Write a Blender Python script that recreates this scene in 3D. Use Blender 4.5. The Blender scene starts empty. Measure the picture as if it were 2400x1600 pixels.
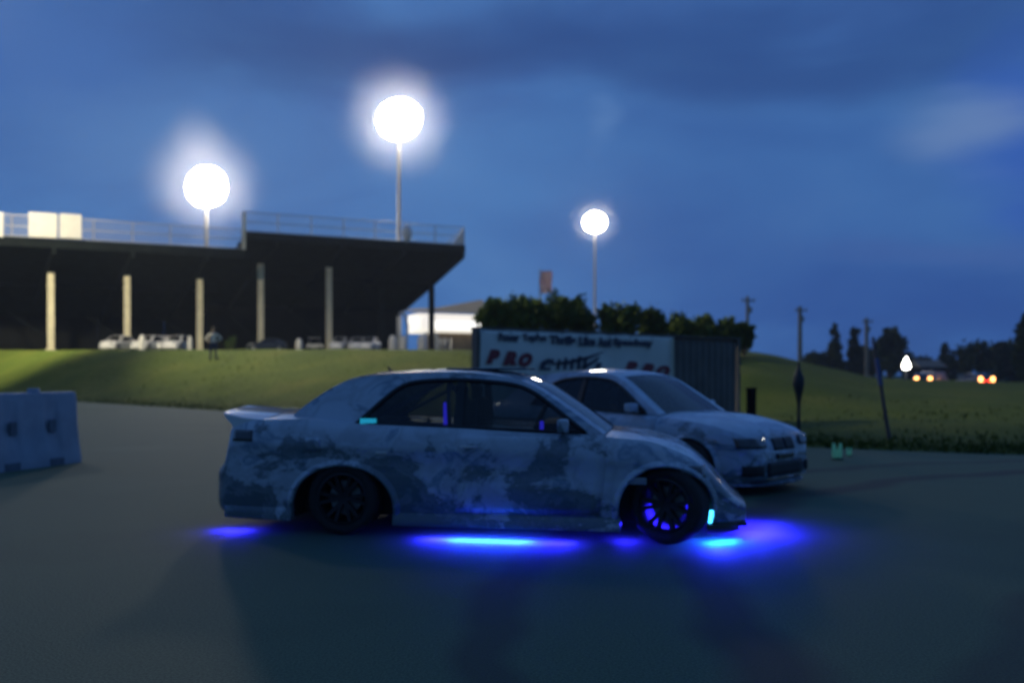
import bpy, bmesh, math, random
from mathutils import Vector, Matrix, noise
R = math.radians
sc = bpy.context.scene
COL = sc.collection
random.seed(7)
H, HOR, F = 1.42, 878.0, 2000.0          # eye height, horizon row, focal length (in 2400-px photo pixels)

def W(px, Y, py=None):
    """world point at depth Y seen at photo pixel px (and py)"""
    return Vector(((px-1200)/F*Y, Y, 0 if py is None else H+(HOR-py)/F*Y))
def lerp(a, b, t): return a+(b-a)*t
def sstep(t):
    t = max(0, min(1, t)); return t*t*(3-2*t)
def tab(T, x):
    if x <= T[0][0]: return T[0][1]
    for (a, u), (b, v) in zip(T, T[1:]):
        if x <= b: return lerp(u, v, (x-a)/(b-a))
    return T[-1][1]
def stab(T, x):                                        # smooth (monotone-ish Catmull) table
    n = len(T)
    if x <= T[0][0]: return T[0][1]
    if x >= T[-1][0]: return T[-1][1]
    for i in range(n-1):
        if x <= T[i+1][0]:
            x0, y0 = T[i]; x1, y1 = T[i+1]; h = x1-x0
            def m(k):
                if k <= 0 or k >= n-1: return None
                d0 = (T[k][1]-T[k-1][1])/(T[k][0]-T[k-1][0]); d1 = (T[k+1][1]-T[k][1])/(T[k+1][0]-T[k][0])
                return 0 if d0*d1 <= 0 else 2*d0*d1/(d0+d1)
            d = (y1-y0)/h; m0 = m(i); m1 = m(i+1)
            m0 = d if m0 is None else m0; m1 = d if m1 is None else m1
            t = (x-x0)/h
            return (2*t**3-3*t*t+1)*y0+(t**3-2*t*t+t)*h*m0+(-2*t**3+3*t*t)*y1+(t**3-t*t)*h*m1

# ------------------------------------------------------------------ objects
def link(o, parent=None):
    COL.objects.link(o)
    if parent: o.parent = parent
    return o
def tag(o, label=None, cat=None, group=None, kind=None):
    if label: o['label'] = label
    if cat: o['category'] = cat
    if group: o['group'] = group
    if kind: o['kind'] = kind
    return o
def empty(name, loc, rz=0, label=None, cat=None, group=None):
    o = bpy.data.objects.new(name, None); link(o); o.location = loc; o.rotation_euler = (0, 0, rz)
    o.empty_display_size = .2
    return tag(o, label, cat, group)
def clone(o, parent=None, **kw):
    c = o.copy(); COL.objects.link(c); c.parent = parent
    for ch in list(o.children): clone(ch, c)
    for k, v in kw.items(): c[k] = v
    return c

class MB:
    def __init__(s): s.v = []; s.f = []; s.m = []
    def add(s, vs, fs, mi=0):
        b = len(s.v); s.v += [tuple(v) for v in vs]
        s.f += [tuple(b+i for i in f) for f in fs]; s.m += [mi]*len(fs); return s
    def box(s, c, d, rz=0, mi=0, M=None, taper=1.0):
        c = Vector(c); hx, hy, hz = d[0]/2, d[1]/2, d[2]/2; vs = []
        for z in (-hz, hz):
            k = taper if z > 0 else 1
            for x, y in ((-hx, -hy), (hx, -hy), (hx, hy), (-hx, hy)):
                p = Vector((x*k, y*k, z))
                if M: p = M @ p
                elif rz: p = Matrix.Rotation(rz, 3, 'Z') @ p
                vs.append(c+p)
        return s.add(vs, [(3,2,1,0),(4,5,6,7),(0,1,5,4),(1,2,6,5),(2,3,7,6),(3,0,4,7)], mi)
    def rbox(s, c, d, r=.02, rz=0, mi=0):             # box with chamfered edges
        bm = bmesh.new(); bmesh.ops.create_cube(bm, size=1)
        for v in bm.verts: v.co = Vector((v.co.x*d[0], v.co.y*d[1], v.co.z*d[2]))
        bmesh.ops.bevel(bm, geom=bm.edges[:], offset=r, segments=2, affect='EDGES', profile=.6)
        rot = Matrix.Rotation(rz, 3, 'Z'); bm.verts.index_update()
        s.add([rot@v.co+Vector(c) for v in bm.verts], [[v.index for v in f.verts] for f in bm.faces], mi); bm.free(); return s
    def tube(s, pts, r, n=8, mi=0, cap=True):
        pts = [Vector(p) for p in pts]; rs = r if isinstance(r, (list, tuple)) else [r]*len(pts)
        vs = []
        for i, p in enumerate(pts):
            d = (pts[min(i+1, len(pts)-1)]-pts[max(i-1, 0)]).normalized()
            up = Vector((0, 0, 1)) if abs(d.z) < .9 else Vector((1, 0, 0))
            a = d.cross(up).normalized(); b = d.cross(a)
            for k in range(n):
                t = 2*math.pi*k/n; vs.append(p+(a*math.cos(t)+b*math.sin(t))*rs[i])
        fs = []
        for i in range(len(pts)-1):
            for k in range(n):
                k2 = (k+1) % n; fs.append((i*n+k, i*n+k2, (i+1)*n+k2, (i+1)*n+k))
        if cap: fs += [tuple(range(n))[::-1], tuple((len(pts)-1)*n+k for k in range(n))]
        return s.add(vs, fs, mi)
    def lathe(s, prof, c=(0, 0, 0), axis='Z', n=32, mi=0, closed=False):
        vs = []; c = Vector(c)
        for r, h in prof:
            for k in range(n):
                t = 2*math.pi*k/n; x, y = r*math.cos(t), r*math.sin(t)
                vs.append(c+(Vector((x, y, h)) if axis == 'Z' else Vector((x, h, y))))
        fs = []; m = len(prof)
        for i in range(m if closed else m-1):
            j = (i+1) % m
            for k in range(n):
                k2 = (k+1) % n; fs.append((i*n+k, i*n+k2, j*n+k2, j*n+k))
        return s.add(vs, fs, mi)
    def grid(s, rows, mi=0, wrap=False):
        n = len(rows[0]); vs = [p for r in rows for p in r]; fs = []
        for i in range(len(rows)-1):
            for k in range(n if wrap else n-1):
                k2 = (k+1) % n; fs.append((i*n+k, i*n+k2, (i+1)*n+k2, (i+1)*n+k))
        return s.add(vs, fs, mi)
    def build(s, name, mats, parent=None, smooth=None, bevel=0):
        me = bpy.data.meshes.new(name); me.from_pydata(s.v, [], s.f)
        mats = mats if isinstance(mats, (list, tuple)) else [mats]
        for m in mats: me.materials.append(m)
        me.polygons.foreach_set('material_index', s.m)
        bm = bmesh.new(); bm.from_mesh(me); bmesh.ops.recalc_face_normals(bm, faces=bm.faces[:]); bm.to_mesh(me); bm.free()
        if smooth is not None:
            me.polygons.foreach_set('use_smooth', [True]*len(me.polygons))
            me.set_sharp_from_angle(angle=R(smooth))
        me.update()
        o = bpy.data.objects.new(name, me); link(o, parent)
        if bevel:
            m = o.modifiers.new('b', 'BEVEL'); m.width = bevel; m.segments = 2; m.limit_method = 'ANGLE'
        return o
def bake(o, smooth=None):
    """apply the modifiers of o to its mesh"""
    dg = bpy.context.evaluated_depsgraph_get()
    me = bpy.data.meshes.new_from_object(o.evaluated_get(dg)); o.modifiers.clear(); o.data = me
    if smooth is not None:
        me.polygons.foreach_set('use_smooth', [True]*len(me.polygons)); me.set_sharp_from_angle(angle=R(smooth))
    return o

# ------------------------------------------------------------------ materials
def nodes(name):
    m = bpy.data.materials.new(name); m.use_nodes = True
    nt = m.node_tree; return m, nt, nt.nodes['Principled BSDF']
def N(nt, t, **kw):
    n = nt.nodes.new(t)
    for k, v in kw.items(): setattr(n, k, v)
    return n
def ramp(nt, stops, interp='LINEAR'):
    r = N(nt, 'ShaderNodeValToRGB'); r.color_ramp.interpolation = interp
    e = r.color_ramp.elements
    while len(e) > 1: e.remove(e[-1])
    for i, (p, c) in enumerate(stops):
        q = e[0] if i == 0 else e.new(p)
        q.position = p; q.color = (*c, 1) if len(c) == 3 else c
    return r
def mat(name, c, rough=.6, metal=0, var=.15, scale=4, coat=0, bump=0, spec=.5, bscale=30):
    m, nt, b = nodes(name); L = nt.links
    tc = N(nt, 'ShaderNodeTexCoord'); nz = N(nt, 'ShaderNodeTexNoise'); nz.inputs['Scale'].default_value = scale; nz.inputs['Detail'].default_value = 6
    L.new(tc.outputs['Object'], nz.inputs['Vector'])
    r = ramp(nt, [(.3, [x*(1-var) for x in c]), (.7, [min(1, x*(1+var)) for x in c])])
    L.new(nz.outputs['Fac'], r.inputs['Fac']); L.new(r.outputs['Color'], b.inputs['Base Color'])
    b.inputs['Roughness'].default_value = rough; b.inputs['Metallic'].default_value = metal
    b.inputs['Coat Weight'].default_value = coat; b.inputs['Specular IOR Level'].default_value = spec
    if bump:
        n2 = N(nt, 'ShaderNodeTexNoise'); n2.inputs['Scale'].default_value = bscale; n2.inputs['Detail'].default_value = 4
        L.new(tc.outputs['Object'], n2.inputs['Vector'])
        bp = N(nt, 'ShaderNodeBump'); bp.inputs['Strength'].default_value = bump; bp.inputs['Distance'].default_value = .05
        L.new(n2.outputs['Fac'], bp.inputs['Height']); L.new(bp.outputs['Normal'], b.inputs['Normal'])
    return m
def emit(name, c, s):
    m, nt, b = nodes(name)
    b.inputs['Base Color'].default_value = (*[min(.8, x) for x in c], 1)
    b.inputs['Emission Color'].default_value = (*c, 1); b.inputs['Emission Strength'].default_value = s
    b.inputs['Roughness'].default_value = .4
    return m
def paint_livery(name, off, base=(.50, .55, .60), dark=(.07, .11, .13), mid=(.20, .28, .36), thr=.5):
    m, nt, b = nodes(name); L = nt.links
    tc = N(nt, 'ShaderNodeTexCoord'); mp = N(nt, 'ShaderNodeMapping'); mp.inputs['Location'].default_value = off
    mp.inputs['Scale'].default_value = (.8, .6, 1.1)
    L.new(tc.outputs['Object'], mp.inputs['Vector'])
    n1 = N(nt, 'ShaderNodeTexNoise'); n1.inputs['Scale'].default_value = 1.9; n1.inputs['Detail'].default_value = 8; n1.inputs['Roughness'].default_value = .68; n1.inputs['Distortion'].default_value = .35
    L.new(mp.outputs[0], n1.inputs['Vector'])
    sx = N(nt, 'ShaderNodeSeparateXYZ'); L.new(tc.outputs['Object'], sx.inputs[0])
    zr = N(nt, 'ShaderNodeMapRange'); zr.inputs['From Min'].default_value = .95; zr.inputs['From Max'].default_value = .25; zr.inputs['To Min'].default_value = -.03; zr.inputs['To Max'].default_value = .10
    L.new(sx.outputs['Z'], zr.inputs['Value']); ad = N(nt, 'ShaderNodeMath', operation='ADD'); L.new(n1.outputs['Fac'], ad.inputs[0]); L.new(zr.outputs[0], ad.inputs[1])  # more dark camo low down, partly painting in shade on the lower sides
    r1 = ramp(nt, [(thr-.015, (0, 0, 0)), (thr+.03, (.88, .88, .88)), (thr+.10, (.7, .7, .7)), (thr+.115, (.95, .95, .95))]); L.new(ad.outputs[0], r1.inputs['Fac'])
    n2 = N(nt, 'ShaderNodeTexNoise'); n2.inputs['Scale'].default_value = 2.8; n2.inputs['Detail'].default_value = 8; n2.inputs['Distortion'].default_value = .6
    L.new(mp.outputs[0], n2.inputs['Vector'])
    r2 = ramp(nt, [(.40, base), (.47, [x*.78 for x in base]), (.54, base), (.59, mid), (.66, [x*1.1 for x in base])]); L.new(n2.outputs['Fac'], r2.inputs['Fac'])
    mx = N(nt, 'ShaderNodeMix', data_type='RGBA'); L.new(r1.outputs[0], mx.inputs['Factor'])
    L.new(r2.outputs[0], mx.inputs['A']); mx.inputs['B'].default_value = (*dark, 1)
    L.new(mx.outputs['Result'], b.inputs['Base Color'])
    b.inputs['Roughness'].default_value = .38; b.inputs['Coat Weight'].default_value = 1; b.inputs['Coat Roughness'].default_value = .03
    return m
def glass(name, tint=.35, refl=1.0):
    m = bpy.data.materials.new(name); m.use_nodes = True; nt = m.node_tree; nt.nodes.clear(); L = nt.links
    out = N(nt, 'ShaderNodeOutputMaterial'); t = N(nt, 'ShaderNodeBsdfTransparent'); t.inputs[0].default_value = (tint*.92, tint, tint, 1)
    g = N(nt, 'ShaderNodeBsdfGlossy'); g.inputs['Roughness'].default_value = .03; g.inputs['Color'].default_value = (refl, refl, refl, 1)
    lw = N(nt, 'ShaderNodeFresnel'); lw.inputs['IOR'].default_value = 1.5; mx = N(nt, 'ShaderNodeMixShader')
    L.new(lw.outputs[0], mx.inputs[0]); L.new(t.outputs[0], mx.inputs[1]); L.new(g.outputs[0], mx.inputs[2]); L.new(mx.outputs[0], out.inputs[0])
    return m

M = {}
M['white'] = mat('white_paint', (.72, .70, .64), .5, var=.08)
M['white_car'] = mat('white_car_paint', (.72, .71, .68), .3, coat=.6, var=.05)
M['dark_car'] = mat('dark_car_paint', (.02, .025, .035), .3, coat=.6, var=.2)
M['grey_car'] = mat('silver_car_paint', (.35, .38, .42), .3, coat=.6, metal=.3, var=.05)
M['black'] = mat('black_plastic', (.02, .021, .022), .55, var=.3)
M['rubber'] = mat('tyre_rubber', (.018, .018, .019), .8, var=.3, bump=.3, bscale=60)
M['rim'] = mat('dark_alloy', (.02, .022, .025), .45, metal=.3, var=.2)
M['rim_w'] = mat('silver_alloy', (.4, .4, .42), .3, metal=.9, var=.1)
M['seat'] = mat('seat_cloth', (.02, .022, .03), .9, var=.3)
M['cage'] = mat('roll_cage_paint', (.10, .10, .35), .35, var=.1)
M['glass'] = glass('car_glass', .34)
M['glass_dark'] = glass('tinted_glass', .12)
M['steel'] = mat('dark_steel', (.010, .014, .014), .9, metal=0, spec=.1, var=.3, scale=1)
M['galv'] = mat('galvanised_steel', (.34, .34, .33), .45, metal=.5, var=.15)
M['cream'] = mat('cream_column_paint', (.70, .64, .44), .7, var=.12, scale=1.2, bump=.1)
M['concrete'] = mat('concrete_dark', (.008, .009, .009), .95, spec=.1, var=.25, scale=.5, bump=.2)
M['plastic'] = mat('weathered_white_plastic', (.30, .34, .40), .55, var=.12, scale=3, bump=.15, bscale=8)
M['plastic_shade'] = mat('recess_shade_plastic', (.13, .155, .19), .7, var=.2)
M['wood'] = mat('pole_wood', (.30, .26, .19), .85, var=.3, scale=6, bump=.3)
M['brick'] = mat('brown_block_wall', (.22, .16, .09), .85, var=.25, scale=2, bump=.3)
M['roofing'] = mat('roofing', (.16, .15, .12), .8, var=.2)
M['skin'] = mat('skin', (.45, .30, .22), .6, var=.05)
M['jeans'] = mat('blue_jeans', (.03, .045, .10), .85, var=.2)
M['hair'] = mat('dark_hair', (.03, .02, .015), .7, var=.2)
M['bark'] = mat('bark', (.09, .07, .05), .9, var=.3, bump=.5)
M['banner'] = mat('banner_vinyl', (.84, .80, .68), .5, var=.07, scale=1.2, bump=.12, bscale=2.5)
M['maroon'] = mat('maroon_print', (.26, .03, .04), .5, var=.15)
M['navy'] = mat('navy_print', (.035, .045, .075), .5, var=.25)
M['amber'] = emit('amber_lamp', (1, .42, .12), 7)
M['redlamp'] = emit('red_tail_lamp', (1, .05, .02), 8)
M['rtail'] = mat('red_lens', (.25, .01, .01), .3, coat=.5)
M['whitelamp'] = emit('white_lamp_lens', (1, .95, .82), 14)
M['flood'] = emit('floodlight_glow', (1, .90, .76), 105)
M['flood_far'] = emit('floodlight_spill', (1, .90, .76), 28)
M['neon'] = emit('blue_neon_tube', (.03, .14, 1), 3)
M['neon_bright'] = emit('cyan_neon_tube', (.05, .55, 1), 5)
M['neon2'] = emit('dim_blue_neon', (.04, .03, 1), 1.0)
M['green'] = emit('green_reflector_glow', (.10, .42, .30), .12)
M['greenlamp'] = emit('pale_green_lamp', (.45, 1, .6), .9)
M['cyan'] = emit('cyan_sticker', (.02, .42, .62), .55)
M['lens'] = mat('lamp_lens', (.25, .28, .3), .12, var=.05, coat=1)
M['lens_dark'] = mat('smoked_lens', (.03, .035, .04), .15, var=.05, coat=1)

# asphalt
def asphalt():
    m, nt, b = nodes('asphalt'); L = nt.links
    tc = N(nt, 'ShaderNodeTexCoord')
    a = N(nt, 'ShaderNodeTexNoise'); a.inputs['Scale'].default_value = .22; a.inputs['Detail'].default_value = 6; L.new(tc.outputs['Object'], a.inputs['Vector'])
    r = ramp(nt, [(.3, (.050, .092, .052)), (.45, (.068, .118, .066)), (.58, (.066, .114, .064)), (.72, (.084, .138, .078))]); L.new(a.outputs['Fac'], r.inputs['Fac'])
    c = N(nt, 'ShaderNodeTexNoise'); c.inputs['Scale'].default_value = 70; c.inputs['Detail'].default_value = 3; L.new(tc.outputs['Object'], c.inputs['Vector'])
    r2 = ramp(nt, [(.35, (.6, .6, .6)), (.65, (1.35, 1.35, 1.35))]); L.new(c.outputs['Fac'], r2.inputs['Fac'])
    mu = N(nt, 'ShaderNodeMix', data_type='RGBA', blend_type='MULTIPLY'); mu.inputs['Factor'].default_value = .7
    L.new(r.outputs[0], mu.inputs['A']); L.new(r2.outputs[0], mu.inputs['B'])
    # dark curved tyre marks: rings round drift centres
    cur = mu.outputs['Result']
    sep = N(nt, 'ShaderNodeSeparateXYZ'); 
    nz = N(nt, 'ShaderNodeTexNoise'); nz.inputs['Scale'].default_value = .5; L.new(tc.outputs['Object'], nz.inputs['Vector'])
    for (cx, cy, rad, wd, amt) in ((9.5, 4.5, 8.2, .22, .75), (9.5, 4.5, 9.6, .16, .6), (10, -1, 9.2, .2, .5)):
        vd = N(nt, 'ShaderNodeVectorMath', operation='DISTANCE'); vd.inputs[1].default_value = (cx, cy, 0); L.new(tc.outputs['Object'], vd.inputs[0])
        ad = N(nt, 'ShaderNodeMath', operation='ADD'); L.new(vd.outputs['Value'], ad.inputs[0]); L.new(nz.outputs['Fac'], ad.inputs[1])
        su = N(nt, 'ShaderNodeMath', operation='SUBTRACT'); L.new(ad.outputs[0], su.inputs[0]); su.inputs[1].default_value = rad+.5
        ab = N(nt, 'ShaderNodeMath', operation='ABSOLUTE'); L.new(su.outputs[0], ab.inputs[0])
        mr = N(nt, 'ShaderNodeMapRange'); mr.inputs['From Min'].default_value = wd*.5; mr.inputs['From Max'].default_value = wd*1.4
        mr.inputs['To Min'].default_value = amt; mr.inputs['To Max'].default_value = 0; L.new(ab.outputs[0], mr.inputs['Value'])
        mx = N(nt, 'ShaderNodeMix', data_type='RGBA'); L.new(mr.outputs[0], mx.inputs['Factor']); L.new(cur, mx.inputs['A']); mx.inputs['B'].default_value = (.03, .032, .03, 1)
        cur = mx.outputs['Result']
    L.new(cur, b.inputs['Base Color']); b.inputs['Roughness'].default_value = .8; b.inputs['Specular IOR Level'].default_value = .35
    bp = N(nt, 'ShaderNodeBump'); bp.inputs['Strength'].default_value = .5; bp.inputs['Distance'].default_value = .01
    L.new(c.outputs['Fac'], bp.inputs['Height']); L.new(bp.outputs[0], b.inputs['Normal'])
    return m
def grassmat():
    m, nt, b = nodes('grass'); L = nt.links; tc = N(nt, 'ShaderNodeTexCoord')
    a = N(nt, 'ShaderNodeTexNoise'); a.inputs['Scale'].default_value = .35; a.inputs['Detail'].default_value = 8; L.new(tc.outputs['Object'], a.inputs['Vector'])
    r = ramp(nt, [(.3, (.050, .078, .011)), (.5, (.066, .096, .012)), (.7, (.090, .108, .016))]); L.new(a.outputs['Fac'], r.inputs['Fac'])
    c = N(nt, 'ShaderNodeTexNoise'); c.inputs['Scale'].default_value = 9; c.inputs['Detail'].default_value = 5; L.new(tc.outputs['Object'], c.inputs['Vector'])
    r2 = ramp(nt, [(.3, (.55, .55, .55)), (.7, (1.4, 1.4, 1.4))]); L.new(c.outputs['Fac'], r2.inputs['Fac'])
    mu = N(nt, 'ShaderNodeMix', data_type='RGBA', blend_type='MULTIPLY'); mu.inputs['Factor'].default_value = .8
    L.new(r.outputs[0], mu.inputs['A']); L.new(r2.outputs[0], mu.inputs['B']); L.new(mu.outputs['Result'], b.inputs['Base Color'])
    b.inputs['Roughness'].default_value = .9; b.inputs['Specular IOR Level'].default_value = .15
    bp = N(nt, 'ShaderNodeBump'); bp.inputs['Strength'].default_value = .8; bp.inputs['Distance'].default_value = .12
    L.new(c.outputs['Fac'], bp.inputs['Height']); L.new(bp.outputs[0], b.inputs['Normal'])
    return m
def leafmat(name, c1, c2):
    m, nt, b = nodes(name); L = nt.links; tc = N(nt, 'ShaderNodeTexCoord')
    a = N(nt, 'ShaderNodeTexNoise'); a.inputs['Scale'].default_value = 1.1; a.inputs['Detail'].default_value = 4; L.new(tc.outputs['Object'], a.inputs['Vector'])
    r = ramp(nt, [(.35, c1), (.65, c2)]); L.new(a.outputs['Fac'], r.inputs['Fac']); L.new(r.outputs[0], b.inputs['Base Color'])
    b.inputs['Roughness'].default_value = .7; b.inputs['Specular IOR Level'].default_value = .2
    return m
M['asphalt'] = asphalt(); M['grass'] = grassmat()
M['leaf'] = leafmat('leaf_green', (.05, .10, .018), (.12, .17, .03))
M['leaf_dark'] = leafmat('leaf_dark', (.018, .035, .014), (.04, .06, .02))
def meshpanel(name, alpha, c):
    m = bpy.data.materials.new(name); m.use_nodes = True; nt = m.node_tree; b = nt.nodes['Principled BSDF']; L = nt.links
    b.inputs['Base Color'].default_value = (*c, 1); b.inputs['Roughness'].default_value = .5
    tc = N(nt, 'ShaderNodeTexCoord'); nz = N(nt, 'ShaderNodeTexNoise'); nz.inputs['Scale'].default_value = 30; L.new(tc.outputs['Object'], nz.inputs['Vector'])
    mr = N(nt, 'ShaderNodeMapRange'); mr.inputs['To Min'].default_value = alpha*.7; mr.inputs['To Max'].default_value = alpha*1.3
    L.new(nz.outputs['Fac'], mr.inputs['Value']); L.new(mr.outputs[0], b.inputs['Alpha'])
    return m
M['chainlink'] = meshpanel('chain_link', .16, (.5, .5, .48))

# ------------------------------------------------------------------ terrain
C0 = Vector(((-.041)*20, 20, 0)); C1 = Vector(((.2675)*26, 26, 0))      # container front corners
CU = (C1-C0).normalized(); CN = Vector((-CU.y, CU.x, 0)); CLEN = (C1-C0).length
def Ye(a): return 22.3/max(.27, 1+a)+max(0, a-.3)*4
KT = [(-3, .028), (-.05, .028), (.2, .0275), (.2725, .0268), (.3375, .0155), (.395, .003), (.43, -.0045), (.6, -.010), (3, -.012)]
def terr(X, Y):
    a = X/max(Y, .1)
    e = Ye(a)
    if Y <= e: return 0.0
    k = stab(KT, a)
    left = 1-sstep((a-.02)/.22)
    Lr = lerp(34, 17, left)
    yc = e+Lr; t = (Y-e)/Lr
    if left > 0 and a < .24:
        zl = H+k*Y
        zr = H+k*yc
        zc = lerp(zr, zl, left) if Y > yc else H+k*yc*1.0
        if Y <= yc: zc = lerp(H+k*yc, H+k*Y, left)
    else: zc = H+k*yc
    if Y > yc and a > .3:                               # field falls gently away on the right
        zc += (-.9-zc)*sstep((Y-yc)/60)*sstep((a-.3)/.12)
    s = sstep(t*.93+.0)/sstep(.93) if t < 1 else 1
    s = lerp(min(1, t), s, .65)
    z = zc*s
    if Y > 160: z *= max(0, 1-(Y-160)/300) if z > 0 else 1
    # level pad round the container
    p = Vector((X, Y, 0))-C0; u = p.dot(CU); v = p.dot(CN)
    d = math.hypot(max(0, -u, u-CLEN), max(0, -v, v-2.6))
    z *= sstep((d-.6)/9)
    return z
def gz(X, Y): return max(terr(X, Y), .012) if Y > Ye(X/Y) else 0
rows = []
AS = [-2.6, -1.6, -1.1, -.9] + [-.8+i*.0125 for i in range(0, 130)] + [.85, 1.0, 1.4, 2.6]
TS = [0, .004, .012, .025] + [.045+i*.03 for i in range(0, 40)] + [1.3, 1.45, 1.6, 1.8, 2.1, 2.5, 3, 3.6, 4.5, 6, 9, 15, 40, 100]
for t in TS:
    r_ = []
    for a in AS:
        e = Ye(a); Y = e + t*26
        n_ = noise.noise(Vector((a*Y*.25, Y*.25, 0)))*.10+noise.noise(Vector((a*Y*.9, Y*.9, 3)))*.03
        e_off = noise.noise(Vector((a*Y*.6, 1, 0)))*.25 if t == 0 else 0
        z = terr(a*Y, Y) + (n_*min(1, t*6)) if t > 0 else -.03
        r_.append((a*(Y+e_off), Y+e_off, z+(.03 if t > 0 else 0)))
    rows.append(r_)
g = MB().grid(rows).build('grass_bank', M['grass'], smooth=60); tag(g, 'mown grass bank rising beyond the asphalt towards the grandstand', kind='structure')
ap = MB(); ap_rows = []
for t in (0, 1):
    ap_rows.append([((-2.6+5.2*i/60)*((Ye(-2.6+5.2*i/60)+1.2) if t else 1e-3) if t else (-40+80*i/60)*1.0, (Ye(-2.6+5.2*i/60)+1.2) if t else -40, 0) for i in range(61)])
ap_rows[0] = [(x*3, -60, 0) for (x, y, z) in ap_rows[0]]
mid = []
ap.grid(ap_rows)
tag(ap.build('asphalt_ground', M['asphalt']), 'dark worn asphalt of the drift lot', kind='structure')
# fringe of grass tufts along the asphalt edge and scattered over the near bank (uncountable)
tf = MB(); random.seed(3)
for i in range(9000):
    a = random.uniform(-.66, .66); e = Ye(a)
    Y = e + abs(random.gauss(0, .5))*2.2 if i % 3 else e+random.uniform(0, 16)
    X = a*Y; z = gz(X, Y)
    h = random.uniform(.05, .14); w = random.uniform(.02, .05); an = random.uniform(0, 6.28)
    dx, dy = math.cos(an)*w, math.sin(an)*w; lx, ly = random.uniform(-.05, .05), random.uniform(-.05, .05)
    tf.add([(X-dx, Y-dy, z-.02), (X+dx, Y+dy, z-.02), (X+lx, Y+ly, z+h)], [(0, 1, 2)])
tag(tf.build('grass_tufts', M['grass']), 'short tufts of grass along the edge of the asphalt', 'grass', kind='stuff')

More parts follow.
